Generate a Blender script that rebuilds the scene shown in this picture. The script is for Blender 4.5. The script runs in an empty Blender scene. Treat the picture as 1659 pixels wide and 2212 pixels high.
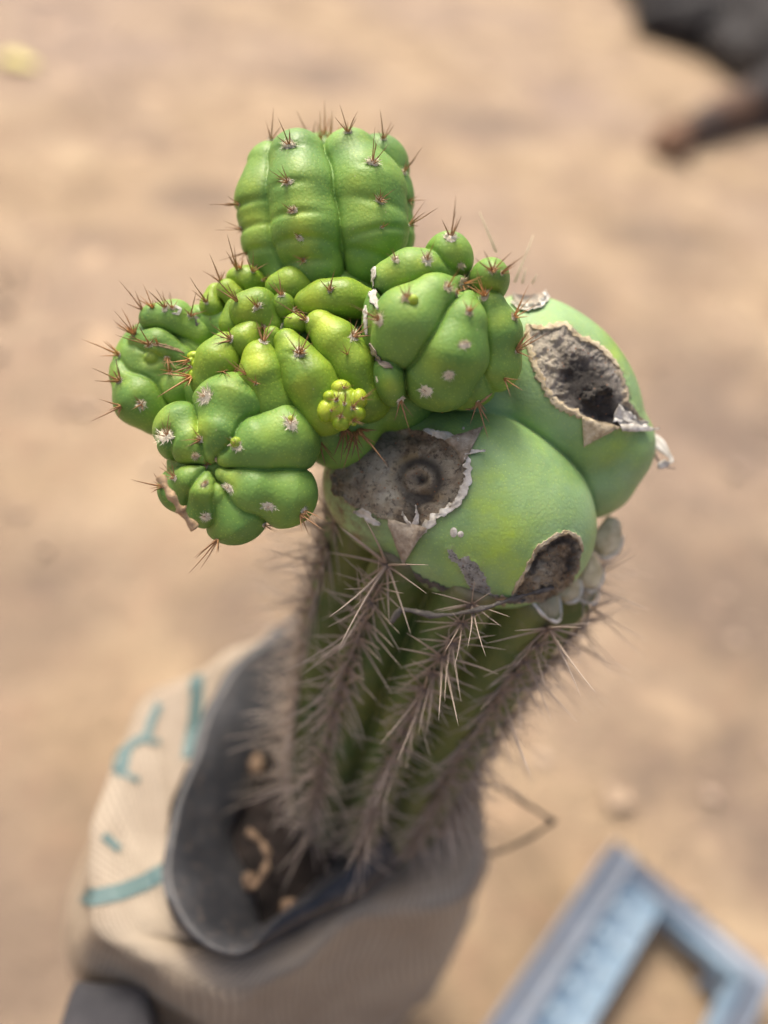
import bpy, bmesh, math, random
import numpy as np
from mathutils import Vector, Matrix, noise as mnoise
from mathutils.bvhtree import BVHTree
rnd = random.Random(7)
SC = bpy.context.scene
COL = SC.collection
R = math.radians

# ------------------------------------------------------------------ camera
F_PX = 1671.0            # focal length in units of a 1659 x 2212 picture
CX, CY = 829.5, 1106.0
HC = 0.70                # camera height above the ground
PITCH, ROLL = R(45), R(12)
D0 = 0.24                # distance of the crested shoots
S0 = D0 / F_PX
fw = Vector((0, math.cos(PITCH), -math.sin(PITCH)))
r0 = Vector((1, 0, 0)); u0 = Vector((0, math.sin(PITCH), math.cos(PITCH)))
RV = math.cos(ROLL) * r0 + math.sin(ROLL) * u0
UV = -math.sin(ROLL) * r0 + math.cos(ROLL) * u0
CAM = Vector((0, 0, HC))
ROT = Matrix((RV, UV, -fw)).transposed()      # camera axes -> world
ROTN = np.array(ROT)
cam = bpy.data.cameras.new('camera'); camo = bpy.data.objects.new('camera', cam); COL.objects.link(camo)
camo.matrix_world = Matrix.Translation(CAM) @ ROT.to_4x4()
cam.sensor_fit = 'VERTICAL'; cam.sensor_height = 36.0; cam.sensor_width = 27.0
cam.lens = 36.0 * F_PX / 2212.0
cam.clip_start = 0.01; cam.clip_end = 200
cam.dof.use_dof = True; cam.dof.focus_distance = 0.236; cam.dof.aperture_fstop = 2.5
SC.camera = camo

# ------------------------------------------------------------------ light
SUNV = Vector((-0.30, 0.42, 0.86)).normalized()
w = bpy.data.worlds.new('World'); SC.world = w; w.use_nodes = True
nt = w.node_tree; bgn = nt.nodes['Background']
sky = nt.nodes.new('ShaderNodeTexSky'); sky.sky_type = 'NISHITA'; sky.sun_disc = False
sky.sun_elevation = math.asin(SUNV.z); sky.sun_rotation = math.atan2(SUNV.x, SUNV.y)
sky.dust_density = 7.0; sky.air_density = .6; sky.ozone_density = 0.0
nt.links.new(sky.outputs[0], bgn.inputs[0]); bgn.inputs[1].default_value = 0.15
sl = bpy.data.lights.new('sun', 'SUN'); sl.energy = 2.0; sl.angle = R(14); sl.color = (1.0, 0.93, 0.80)
so = bpy.data.objects.new('sun', sl); COL.objects.link(so); so.rotation_euler = SUNV.to_track_quat('Z', 'Y').to_euler()
SC.view_settings.view_transform = 'Standard'; SC.view_settings.look = 'None'
SC.view_settings.exposure = 0.68; SC.view_settings.gamma = 1.0

# ------------------------------------------------------------------ placing helpers
def P(x, y, d):
    return CAM + fw * d + RV * ((x - CX) * d / F_PX) - UV * ((y - CY) * d / F_PX)
def L(x, y, z):
    return P(x, y, D0 - z * S0)
def ray(x, y):
    return (fw + RV * ((x - CX) / F_PX) - UV * ((y - CY) / F_PX)).normalized()
def G(x, y, h=0.0):
    v = ray(x, y); t = (h - CAM.z) / v.z
    return CAM + v * t
def Lc(x, y, z):                       # camera-axes coordinates (numpy)
    d = D0 - z * S0
    return np.array(((x - CX) * d / F_PX, -(y - CY) * d / F_PX, -d))
def proj(V):                           # world verts (n,3) -> picture units and depth
    Q = (V - np.array(CAM)) @ ROTN
    d = -Q[:, 2]
    return CX + Q[:, 0] / d * F_PX, CY - Q[:, 1] / d * F_PX, d

# ------------------------------------------------------------------ object helpers
def tag(o, label=None, cat=None, group=None, kind=None):
    if label: o['label'] = label
    if cat: o['category'] = cat
    if group: o['group'] = group
    if kind: o['kind'] = kind
    return o
def empty(name, loc=(0, 0, 0)):
    o = bpy.data.objects.new(name, None); o.empty_display_size = .01; COL.objects.link(o); o.location = loc; return o
def link(name, me, mat, parent=None):
    o = bpy.data.objects.new(name, me); COL.objects.link(o)
    if mat and not me.materials: me.materials.append(mat)
    if parent is not None:
        o.parent = parent
        bl = parent.location if parent.parent is None else Vector()
        o.matrix_parent_inverse = Matrix.Translation(-bl)
    return o
def mesh_np(name, V, Fq, smooth=True):
    me = bpy.data.meshes.new(name)
    V = np.asarray(V, dtype=np.float32); Fq = np.asarray(Fq, dtype=np.int32)
    n = Fq.shape[1]
    me.vertices.add(len(V)); me.vertices.foreach_set('co', V.ravel())
    me.loops.add(Fq.size); me.loops.foreach_set('vertex_index', Fq.ravel())
    me.polygons.add(len(Fq)); me.polygons.foreach_set('loop_start', np.arange(0, Fq.size, n, dtype=np.int32))
    if smooth: me.polygons.foreach_set('use_smooth', np.ones(len(Fq), dtype=bool))
    me.update(calc_edges=True)
    return me
def mesh_py(name, V, Fs, smooth=True):
    me = bpy.data.meshes.new(name); me.from_pydata([tuple(v) for v in V], [], Fs); me.update()
    if smooth:
        for p in me.polygons: p.use_smooth = True
    return me
def attr(me, name, vals):
    a = me.attributes.new(name, 'FLOAT', 'POINT'); a.data.foreach_set('value', np.asarray(vals, dtype=np.float32))

# ------------------------------------------------------------------ materials
class N:
    def __init__(s, name):
        s.m = bpy.data.materials.new(name); s.m.use_nodes = True; s.t = s.m.node_tree
        s.b = s.t.nodes['Principled BSDF']; s.tc = s.t.nodes.new('ShaderNodeTexCoord')
        s.b.inputs['Roughness'].default_value = .6
    def l(s, a, b): s.t.links.new(a, b)
    def noise(s, scale, detail=4, rough=.55, vec=None, dist=0):
        n = s.t.nodes.new('ShaderNodeTexNoise'); n.inputs['Scale'].default_value = scale
        n.inputs['Detail'].default_value = detail; n.inputs['Roughness'].default_value = rough
        n.inputs['Distortion'].default_value = dist
        s.l(vec or s.tc.outputs['Object'], n.inputs['Vector']); return n.outputs['Fac']
    def vor(s, scale, feat='F1', vec=None):
        n = s.t.nodes.new('ShaderNodeTexVoronoi'); n.feature = feat; n.inputs['Scale'].default_value = scale
        s.l(vec or s.tc.outputs['Object'], n.inputs['Vector']); return n.outputs['Distance']
    def ramp(s, fac, stops):
        n = s.t.nodes.new('ShaderNodeValToRGB'); e = n.color_ramp.elements
        while len(e) > 1: e.remove(e[-1])
        for i, (p, c) in enumerate(stops):
            k = e[0] if i == 0 else e.new(p)
            k.position = p
            k.color = (c, c, c, 1) if isinstance(c, (int, float)) else (*c, 1)
        s.l(fac, n.inputs['Fac']); return n.outputs['Color']
    def mix(s, fac, a, b):
        n = s.t.nodes.new('ShaderNodeMix'); n.data_type = 'RGBA'
        if isinstance(fac, float): n.inputs[0].default_value = fac
        else: s.l(fac, n.inputs[0])
        for i, c in ((6, a), (7, b)):
            if isinstance(c, tuple): n.inputs[i].default_value = (*c, 1)
            else: s.l(c, n.inputs[i])
        return n.outputs[2]
    def math(s, op, a, b=0.0, clamp=False):
        n = s.t.nodes.new('ShaderNodeMath'); n.operation = op; n.use_clamp = clamp
        for i, c in ((0, a), (1, b)):
            if isinstance(c, (int, float)): n.inputs[i].default_value = c
            else: s.l(c, n.inputs[i])
        return n.outputs[0]
    def attr(s, name):
        n = s.t.nodes.new('ShaderNodeAttribute'); n.attribute_name = name; return n.outputs['Fac']
    def bump(s, h, strength, dist, prev=None):
        n = s.t.nodes.new('ShaderNodeBump'); n.inputs['Strength'].default_value = strength
        n.inputs['Distance'].default_value = dist; s.l(h, n.inputs['Height'])
        if prev: s.l(prev, n.inputs['Normal'])
        return n.outputs[0]
    def done(s, col=None, rough=None, nrm=None, **kw):
        if col is not None:
            if isinstance(col, tuple): s.b.inputs['Base Color'].default_value = (*col, 1)
            else: s.l(col, s.b.inputs['Base Color'])
        if rough is not None:
            if isinstance(rough, float): s.b.inputs['Roughness'].default_value = rough
            else: s.l(rough, s.b.inputs['Roughness'])
        if nrm is not None: s.l(nrm, s.b.inputs['Normal'])
        for k, v in kw.items(): s.b.inputs[k.replace('_', ' ')].default_value = v
        return s.m

def skin(name, deep, mid, young, bloom=None, bloom_amt=0.0, rough=.42, seed=0.0):
    n = N(name)
    big = n.noise(55 + seed, 3, .5); fine = n.noise(900, 3, .6); pores = n.vor(950)
    base = n.mix(n.ramp(big, [(.35, 0.0), (.65, 1.0)]), deep, mid)
    yf = n.math('ADD', n.attr('young'), n.math('MULTIPLY', n.math('SUBTRACT', n.noise(85 + seed, 4, .6), .5), 1.1), True)
    base = n.mix(yf, base, young)
    if bloom:
        bf = n.math('MULTIPLY', n.ramp(n.noise(38, 4, .6), [(.3, 0.25), (.7, 1.0)]), bloom_amt)
        bf = n.math('MULTIPLY', bf, n.math('SUBTRACT', 1.0, n.math('MULTIPLY', n.attr('young'), .75)))
        base = n.mix(bf, base, bloom)
    dirt = n.math('MULTIPLY', n.attr('dirt'), n.ramp(n.noise(170, 6, .72), [(.40, 0.0), (.62, 1.0)]))
    base = n.mix(dirt, base, n.mix(fine, (.07, .055, .03), (.24, .18, .10)))
    # pale pinpoint stomata and small freckles
    base = n.mix(n.math('MULTIPLY', n.ramp(pores, [(.08, 1.0), (.30, 0.0)]), .20), base, tuple(min(1, c * 1.6 + .05) for c in young))
    frk = n.ramp(n.vor(190), [(.03, 1.0), (.07, 0.0)])
    base = n.mix(n.math('MULTIPLY', frk, .45), base, (.42, .45, .22))
    base = n.mix(n.math('MULTIPLY', n.ramp(n.noise(420, 5, .7), [(.66, 0.0), (.78, 1.0)]), .35), base, (.30, .27, .13))
    nb = n.bump(pores, .18, .0004); nb = n.bump(fine, .2, .0005, nb)
    rg = n.ramp(n.noise(120, 3, .6), [(.3, rough - .08), (.7, rough + .14)])
    return n.done(base, rg, nb, Subsurface_Weight=.10, Subsurface_Scale=.0012, Specular_IOR_Level=.36)
M = {}
M['pup'] = skin('green_skin', (.08, .185, .022), (.16, .30, .034), (.38, .48, .045), (.22, .37, .14), .30, .47)
M['crest'] = skin('yellow_green_skin', (.12, .22, .025), (.21, .33, .03), (.42, .52, .04), None, 0, .42, 7)
M['bright'] = skin('bright_yellow_green_skin', (.20, .32, .02), (.32, .43, .025), (.52, .58, .05), None, 0, .3, 3)
M['globe'] = skin('glaucous_skin', (.13, .235, .055), (.20, .335, .075), (.38, .53, .05), (.34, .50, .29), .66, .5, 11)
def rootmat():
    n = N('rootstock_skin')
    a = n.noise(30, 4, .6); b = n.noise(250, 5, .65)
    c = n.mix(n.ramp(a, [(.35, 0.0), (.65, 1.0)]), (.05, .10, .022), (.16, .175, .04))
    c = n.mix(n.math('MULTIPLY', n.ramp(b, [(.56, 0.0), (.7, 1.0)]), .6), c, (.22, .19, .12))
    c = n.mix(n.attr('corky'), c, n.mix(b, (.10, .08, .05), (.22, .18, .12)))
    ct = n.mix(n.noise(160, 5, .6), (.30, .25, .14), (.52, .46, .31))
    c = n.mix(n.attr('cut'), c, ct)
    return n.done(c, .6, n.bump(b, .4, .001))
M['root'] = rootmat()
def simple(name, c1, c2, scale, rough=.7, bscale=None, bd=.001, bs=.5, **kw):
    n = N(name); f = n.noise(scale, 5, .62)
    col = n.mix(n.ramp(f, [(.32, 0.0), (.68, 1.0)]), c1, c2)
    return n.done(col, rough, n.bump(n.noise(bscale or scale * 3, 5, .65), bs, bd), **kw)
M['wool'] = simple('white_wool', (.80, .72, .54), (.95, .90, .74), 900, .9)
M['wool_tan'] = simple('tan_wool', (.55, .45, .28), (.78, .70, .5), 900, .9)
M['wool_grey'] = simple('grey_wool', (.14, .11, .09), (.32, .27, .24), 700, .9)
def spinemat(name, basec, tipc):
    n = N(name); s = n.t.nodes.new('ShaderNodeSeparateXYZ')
    a = n.attr('along')
    c = n.ramp(a, [(0.0, basec), (.55, tuple((x + y) / 2 for x, y in zip(basec, tipc))), (1.0, tipc)])
    f = n.noise(600, 3, .6)
    c = n.mix(n.math('MULTIPLY', f, .35), c, tuple(x * .5 for x in basec))
    return n.done(c, .5)
M['spine'] = spinemat('brown_spine', (.42, .22, .09), (.20, .11, .06))
M['spine_o'] = spinemat('orange_spine', (.55, .26, .08), (.42, .22, .11))
M['spine_g'] = spinemat('grey_spine', (.30, .22, .16), (.56, .47, .39))
M['paper'] = simple('dry_papery_skin', (.42, .38, .30), (.78, .75, .68), 260, .8, 700, .0006, .8)
M['callus'] = simple('tan_callus', (.34, .25, .13), (.66, .57, .40), 300, .85, 600, .0008, 1.0)
M['paper_brown'] = simple('dry_brown_skin', (.20, .15, .10), (.48, .41, .32), 330, .85, 700, .0008, .9)
M['twig'] = simple('dry_twig', (.28, .17, .09), (.58, .41, .24), 200, .8, 600, .001, .8)
M['stalk'] = simple('dark_stalk', (.03, .025, .022), (.10, .085, .07), 300, .85)
M['darktwig'] = simple('dark_twig', (.06, .055, .05), (.17, .15, .13), 300, .85, 600, .001, .9)
def scarmat(name, c0, c1, c2, grey, yel, spots=.7, pal=((.45, .38, .27), (.75, .68, .56))):
    n = N(name); a = n.noise(170, 7, .74, dist=.5); b = n.noise(620, 6, .75); c = n.noise(55, 4, .6)
    col = n.ramp(a, [(.30, c0), (.48, c1), (.66, c2)])
    col = n.mix(n.math('MULTIPLY', n.ramp(c, [(.45, 0.0), (.6, 1.0)]), .45), col, grey)
    col = n.mix(n.attr('yel'), col, yel)
    col = n.mix(n.attr('dark'), col, n.mix(b, (.015, .013, .011), (.06, .05, .04)))
    col = n.mix(n.attr('pale'), col, n.mix(b, pal[0], pal[1]))
    col = n.mix(n.math('MULTIPLY', n.ramp(b, [(.54, 0.0), (.60, 1.0)]), spots), col, (.045, .034, .024))
    col = n.mix(n.math('MULTIPLY', n.ramp(n.vor(420), [(.08, 1.0), (.16, 0.0)]), .8), col, (.33, .13, .05))
    return n.done(col, .78, n.bump(b, .9, .0016, n.bump(a, .6, .003)))
M['scar1'] = scarmat('brown_grey_scar', (.08, .055, .035), (.26, .19, .115), (.50, .42, .30), (.42, .40, .31), (.60, .42, .18), .7, ((.40, .37, .28), (.62, .58, .46)))
M['scar2'] = scarmat('dark_pit_scar', (.07, .06, .05), (.22, .19, .15), (.42, .38, .32), (.36, .34, .31), (.58, .42, .20), .35)
M['scar3'] = scarmat('grey_corky_patch', (.22, .21, .18), (.38, .37, .33), (.55, .54, .50), (.48, .48, .44), (.5, .4, .25))

# ------------------------------------------------------------------ implicit surfaces
def E(x, y, z, rx, ry, rz, rot=0):
    return ('E', x, y, z, rx, ry, rz, rot)
def C(*pts):
    return ('C', pts)
def smin(a, b, k):
    h = np.clip(.5 + .5 * (b - a) / k, 0, 1)
    return b * (1 - h) + a * h - k * h * (1 - h)
def eval_prim(p, X, Y, Z):
    if p[0] == 'G':
        out = None
        for q in p[1]:
            d = eval_prim(q, X, Y, Z); out = d if out is None else smin(out, d, p[2] * S0)
        return out
    if p[0] == 'E':
        _, x, y, z, rx, ry, rz, rot = p
        c = Lc(x, y, z); s = (D0 - z * S0) / F_PX
        rx, ry, rz = rx * s, ry * s, rz * s
        dx, dy, dz = X - c[0], Y - c[1], Z - c[2]
        ca, sa = math.cos(R(-rot)), math.sin(R(-rot))      # rot: clockwise in the picture
        u = dx * ca + dy * sa; v = -dx * sa + dy * ca
        k0 = np.sqrt((u / rx) ** 2 + (v / ry) ** 2 + (dz / rz) ** 2)
        k1 = np.sqrt((u / rx ** 2) ** 2 + (v / ry ** 2) ** 2 + (dz / rz ** 2) ** 2) + 1e-9
        return k0 * (k0 - 1) / k1
    pts = p[1]; out = None
    for a, b in zip(pts[:-1], pts[1:]):
        A = Lc(*a[:3]); B = Lc(*b[:3])
        ra = a[3] * (D0 - a[2] * S0) / F_PX; rb = b[3] * (D0 - b[2] * S0) / F_PX
        ba = B - A; bb = float(ba @ ba)
        h = np.clip(((X - A[0]) * ba[0] + (Y - A[1]) * ba[1] + (Z - A[2]) * ba[2]) / bb, 0, 1)
        h2 = h * h * (3 - 2 * h) * .4 + h * .6
        d = np.sqrt((X - A[0] - h * ba[0]) ** 2 + (Y - A[1] - h * ba[1]) ** 2 + (Z - A[2] - h * ba[2]) ** 2) - (ra + (rb - ra) * h2)
        out = d if out is None else smin(out, d, .0035)
    return out
def bounds(prims):
    prims = [q for p in prims for q in (p[1] if p[0] == 'G' else [p])]
    lo = np.full(3, 1e9); hi = -lo
    for p in prims:
        ps = [(p[1], p[2], p[3], max(p[4:7]))] if p[0] == 'E' else [(a[0], a[1], a[2], a[3]) for a in p[1]]
        for x, y, z, r in ps:
            c = Lc(x, y, z); r = r * (D0 - z * S0) / F_PX
            lo = np.minimum(lo, c - r); hi = np.maximum(hi, c + r)
    return lo, hi
def surface_nets(Vv, org, h):
    ins = Vv < 0
    nx, ny, nz = Vv.shape
    offs = [(i, j, k) for i in (0, 1) for j in (0, 1) for k in (0, 1)]
    cnt = sum(ins[i:nx - 1 + i, j:ny - 1 + j, k:nz - 1 + k].astype(np.int8) for i, j, k in offs)
    act = (cnt > 0) & (cnt < 8)
    I, J, K = np.nonzero(act)
    idx = np.full(act.shape, -1, dtype=np.int32); idx[I, J, K] = np.arange(len(I))
    cv = np.stack([Vv[I + a, J + b, K + c] for a, b, c in offs], 1)
    acc = np.zeros((len(I), 3)); num = np.zeros(len(I))
    for m in range(8):
        for q in range(m + 1, 8):
            d = np.array(offs[q]) - np.array(offs[m])
            if np.abs(d).sum() != 1: continue
            a, b = cv[:, m], cv[:, q]; cr = (a < 0) != (b < 0)
            t = np.where(cr, a / np.where(cr, a - b, 1), 0)
            pt = np.array(offs[m]) + t[:, None] * d
            acc += pt * cr[:, None]; num += cr
    pos = np.stack([I, J, K], 1) + acc / num[:, None]
    faces = []
    for ax in range(3):
        sl0 = [slice(None)] * 3; sl1 = [slice(None)] * 3
        sl0[ax] = slice(0, -1); sl1[ax] = slice(1, None)
        a = ins[tuple(sl0)]; b = ins[tuple(sl1)]
        ch = a != b
        e = np.stack(np.nonzero(ch), 1)
        o1, o2 = [(1, 2), (2, 0), (0, 1)][ax]
        e = e[(e[:, o1] > 0) & (e[:, o2] > 0) & (e[:, o1] < Vv.shape[o1] - 1) & (e[:, o2] < Vv.shape[o2] - 1)]
        q = []
        for d1, d2 in ((1, 1), (0, 1), (0, 0), (1, 0)):
            c = e.copy(); c[:, o1] -= d1; c[:, o2] -= d2
            q.append(idx[c[:, 0], c[:, 1], c[:, 2]])
        q = np.stack(q, 1)
        fl = ~a[e[:, 0], e[:, 1], e[:, 2]]
        q[fl] = q[fl][:, ::-1]
        faces.append(q[(q >= 0).all(1)])
    return org + pos * h, np.concatenate(faces)
def grid_surface(prims, k, step, groove=0.0, gw=5.0):
    h = step * S0; kk = k * S0
    lo, hi = bounds(prims); lo -= 3 * h + .0015; hi += 3 * h + .0015
    n = np.ceil((hi - lo) / h).astype(int) + 1
    X, Y, Z = np.meshgrid(*[(lo[i] + np.arange(n[i]) * h).astype(np.float32) for i in range(3)], indexing='ij', sparse=True)
    out = None
    for p in prims:
        d = eval_prim(p, X, Y, Z)
        if out is None: out = d
        elif groove: out = smin(out, d, kk) + groove * S0 * np.exp(-((out - d) / (gw * S0)) ** 2)
        else: out = smin(out, d, kk)
    V, Fq = surface_nets(out, lo, h)
    V = V @ ROTN.T + np.array(CAM)
    return V, Fq
def vnormals(V, Fq):
    n = np.cross(V[Fq[:, 2]] - V[Fq[:, 0]], V[Fq[:, 3]] - V[Fq[:, 1]])
    out = np.zeros_like(V)
    for i in range(4): np.add.at(out, Fq[:, i], n)
    return out / (np.linalg.norm(out, axis=1)[:, None] + 1e-12)
def relax(V, Fq, it=2):
    for _ in range(it):
        acc = np.zeros_like(V); cnt = np.zeros(len(V))
        for i in range(4):
            a, b = Fq[:, i], Fq[:, (i + 1) % 4]
            np.add.at(acc, a, V[b]); np.add.at(cnt, a, 1)
        V = V * .4 + .6 * acc / cnt[:, None]
    return V
def bvh_of(V, Fq): return BVHTree.FromPolygons([tuple(v) for v in V], [tuple(int(i) for i in f) for f in Fq])

BODIES = []     # (object, bvh) of every body that carries areoles
class Body: pass
def wob(V, scale, amp, nrm, seed=0):
    # low smooth unevenness so that nothing is a perfect ellipsoid
    o = np.array([mnoise.noise(Vector((v[0] * scale + seed, v[1] * scale, v[2] * scale))) for v in V])
    return V + nrm * (o * amp)[:, None]
def body(name, prims, mat, parent, k=7, step=2.4, notches=(), young=(), wobble=1.6, label=None, y0=0.0, groove=4.5):
    V, Fq = grid_surface(prims, k, step, groove)
    V = relax(V, Fq, 2)
    nr = vnormals(V, Fq)
    if wobble: V = wob(V, 90, wobble * S0, nr, len(BODIES) * 3.1)
    bv = bvh_of(V, Fq)
    rv, uv = np.array(RV), np.array(UV)
    cen = V.mean(0)
    for nt_ in notches:
        x, y = nt_[:2]; amp, wx, wy, rot = (list(nt_[2:]) + [7, 34, 9, 0][len(nt_) - 2:])
        hit = bv.ray_cast(CAM, ray(x, y))
        p = hit[0]
        if p is None: p = bv.find_nearest(P(x, y, float(np.dot(cen - np.array(CAM), np.array(fw)))))[0]
        d = V - np.array(p)
        ca, sa = math.cos(R(rot)), math.sin(R(rot))
        a = (d @ rv * ca - d @ uv * sa) / (wx * S0); b = (d @ rv * sa + d @ uv * ca) / (wy * S0)
        c = (d @ np.array(fw)) / (max(wx, wy) * 1.3 * S0)
        V = V - nr * (amp * .72 * S0 * np.exp(-(a * a + b * b + c * c)))[:, None]
    me = mesh_np(name, V, Fq)
    px, py, dd = proj(V)
    yv = np.full(len(V), y0 + .03)
    for (x, y, r, a) in young: yv += a * np.exp(-((px - x) ** 2 + (py - y) ** 2) / r ** 2)
    attr(me, 'young', np.clip(yv, 0, 1))
    o = link(name, me, mat, parent)
    if label: o['label'] = label
    b = Body(); b.o = o; b.bvh = bvh_of(V, Fq); b.V = V; b.F = Fq; b.cen = Vector(cen)
    BODIES.append(b)
    return b

# ------------------------------------------------------------------ the cactus
cactus = empty('cactus', P(780, 1830, .375))
tag(cactus, 'grafted monstrose green cactus with knobbly pups on a ribbed spiny rootstock in the black pot', 'cactus')

TOP = body('offset', [
    C((592, 370, -120, 62), (582, 440, -110, 70), (588, 520, -110, 62), (615, 590, -115, 52)),
    C((645, 352, -80, 68), (657, 420, -60, 78), (668, 500, -60, 80), (682, 570, -75, 68)),
    C((758, 350, -90, 68), (790, 420, -70, 84), (800, 500, -70, 80), (795, 560, -85, 62)),
    C((818, 360, -140, 66), (832, 430, -130, 58), (836, 510, -130, 56), (810, 580, -130, 50)),
    C((700, 340, -215, 50), (700, 500, -215, 120)),
], M['pup'], cactus, k=6, step=2.6,
    notches=[(517, 441, 9, 60, 9), (522, 495, 8, 60, 8), (533, 545, 8, 60, 8), (522, 365, 6, 40, 9), (622, 393, 7, 45, 10), (633, 457, 9, 55, 9), (647, 514, 10, 60, 9), (657, 562, 7, 55, 9),
             (821, 433, 7, 60, 11, 8), (825, 492, 8, 85, 8, -12), (800, 545, 7, 90, 8, 12), (885, 440, 7, 35, 9), (884, 372, 5, 30, 9), (888, 488, 6, 30, 9),
             (805, 352, 5, 30, 10), (625, 315, 6, 30, 9)],
    young=[(545, 400, 26, .45), (548, 468, 26, .5), (545, 520, 24, .35), (640, 430, 30, .35), (650, 487, 32, .6), (655, 540, 30, .5), (770, 390, 30, .4), (640, 355, 20, .3), (790, 460, 30, .25)],
    label='tallest ribbed pup, barrel shaped, at the back')
RB = body('offset', [
    E(967, 563, -5, 56, 57, 85), C((842, 604, 22, 42), (888, 588, 34, 46), (934, 588, 30, 42), (968, 602, 30, 26)),
    E(1055, 610, 20, 45, 47, 80), C((990, 612, 50, 20), (940, 645, 68, 50), (886, 696, 68, 76), (868, 735, 52, 70)),
    C((1005, 654, 62, 32), (1000, 696, 78, 48), (978, 760, 62, 76), (952, 800, 24, 90)),
    C((1052, 664, 45, 42), (1068, 720, 28, 56), (1062, 784, 2, 66)),
    E(808, 700, 5, 27, 74, 72), E(844, 815, 18, 38, 66, 72, -8), E(1000, 820, -20, 80, 66, 80),
    E(955, 725, -62, 146, 150, 108),
], M['pup'], cactus, k=3, step=2.4,
    notches=[(1003, 745, 3, 16, 10), (970, 809, 3, 20, 12), (921, 844, 3, 20, 12), (1117, 757, 5, 20, 12), (889, 649, 3, 20, 16), (821, 691, 4, 12, 18), (996, 612, 10, 26, 24)],
    young=[(855, 600, 30, .45), (915, 575, 24, .45), (1060, 625, 28, .4), (985, 545, 26, .35), (840, 830, 22, .6), (830, 580, 20, .4), (935, 790, 34, .25), (890, 655, 20, .3), (1080, 690, 24, .4), (803, 700, 20, .3)],
    label='large round pup at the right, resting on the grafted globe')
LB = body('offset', [
    C((500, 892, -2, 88), (480, 940, 30, 52), (455, 985, 40, 20)),
    C((396, 932, -8, 65), (416, 962, 20, 44), (443, 992, 38, 16)), E(385, 955, -15, 46, 46, 70),
    C((606, 954, 0, 86), (556, 964, 30, 62), (492, 988, 42, 28)),
    C((610, 1066, -5, 77), (550, 1056, 28, 54), (484, 1026, 40, 22)),
    C((506, 1100, -6, 78), (468, 1066, 30, 34)),
    C((446, 1096, 10, 46), (443, 1060, 38, 32), (446, 1028, 40, 14)),
    C((394, 1056, 0, 53), (414, 1036, 32, 30), (436, 1016, 40, 12)),
    E(508, 1003, -62, 146, 140, 100),
], M['pup'], cactus, k=3, step=2.4,
    notches=[(445, 856, 5, 16, 18), (359, 942, 5, 16, 20), (495, 1053, 5, 16, 14), (581, 1093, 4, 16, 14), (656, 1103, 5, 20, 14), (442, 1046, 4, 12, 10), (434, 949, 5, 14, 12)],
    young=[(430, 925, 28, .6), (405, 985, 26, .45), (350, 905, 30, .4), (570, 940, 26, .3), (470, 1000, 26, .5), (440, 1060, 26, .5), (500, 1040, 24, .4), (495, 825, 32, .3), (600, 895, 24, .2)],
    label='large lobed pup at the lower left with its growing point facing out')
BASE = body('offset_base', [
    E(700, 880, -95, 125, 100, 80), E(760, 900, -70, 75, 75, 50), E(800, 850, -95, 80, 90, 70), E(690, 700, -110, 140, 100, 70), E(560, 800, -120, 120, 90, 60), E(735, 955, -95, 78, 60, 60), E(640, 900, -50, 110, 80, 50), E(600, 740, -60, 130, 100, 50), E(480, 830, -75, 90, 80, 55), E(800, 800, -70, 50, 120, 60), E(480, 700, -110, 70, 50, 50), E(720, 640, -90, 100, 60, 50),
    E(870, 870, -110, 70, 70, 80), E(690, 600, -170, 120, 90, 60), E(420, 790, -150, 110, 80, 60),
], M['pup'], cactus, k=12, step=4, groove=0)
crest_specs = [
    [C((600, 622, -45, 26), (630, 618, -45, 34), (668, 640, -60, 26))],
    [E(613, 664, -25, 25, 28, 34)],
    [C((664, 654, -20, 27), (700, 647, -12, 35), (745, 644, -15, 36), (790, 656, -25, 32))],
    [E(641, 699, -2, 26, 21, 28)],
    [C((692, 703, 5, 32), (728, 740, 10, 42), (765, 790, 0, 48), (792, 860, -25, 52))],
    [C((535, 672, -18, 38), (560, 664, -18, 34), (585, 700, -25, 28))],
    [C((512, 668, -40, 24), (500, 700, -40, 26))],
    [C((545, 714, -5, 22), (530, 735, -5, 29), (515, 760, -15, 24))],
    [C((588, 724, 0, 19), (585, 755, -8, 20))],
    [C((560, 768, 18, 32), (568, 806, 14, 45), (592, 868, -10, 54), (612, 910, -40, 50))],
    [C((620, 738, 12, 27), (640, 775, 20, 36), (668, 820, 20, 52), (700, 880, 0, 58))],
    [C((489, 746, -8, 27), (473, 778, -5, 42), (458, 822, -20, 44))],
    [E(700, 690, -35, 40, 40, 30)],
]
CREST = []
for i, sp in enumerate(crest_specs):
    sp = [('C', tuple((q[0], q[1], q[2], q[3] * 1.07) for q in p[1])) if p[0] == 'C' else p[:4] + (p[4] * 1.09, p[5] * 1.09, p[6] * 1.09, p[7]) for p in sp]
    yx = {4: [(700, 690, 26, .8)], 9: [(555, 775, 26, .9)], 10: [(625, 735, 22, .5), (650, 830, 30, .35)], 2: [(672, 650, 30, .5)], 5: [(530, 665, 26, .5)], 11: [(480, 760, 24, .3)], 3: [(635, 697, 20, .4)], 7: [(540, 715, 20, .4)], 0: [(610, 610, 24, .3)]}.get(i, [])
    nn = {2: [(713, 628, 6, 9, 14)], 10: [(647, 768, 5, 30, 7, 15)], 4: [(763, 728, 4, 20, 8)], 5: [(556, 665, 4, 12, 14)]}.get(i, [])
    CREST.append(body('lobe', sp, M['crest'], cactus, k=8, step=1.9, notches=nn, young=yx, wobble=1.3))
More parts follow.
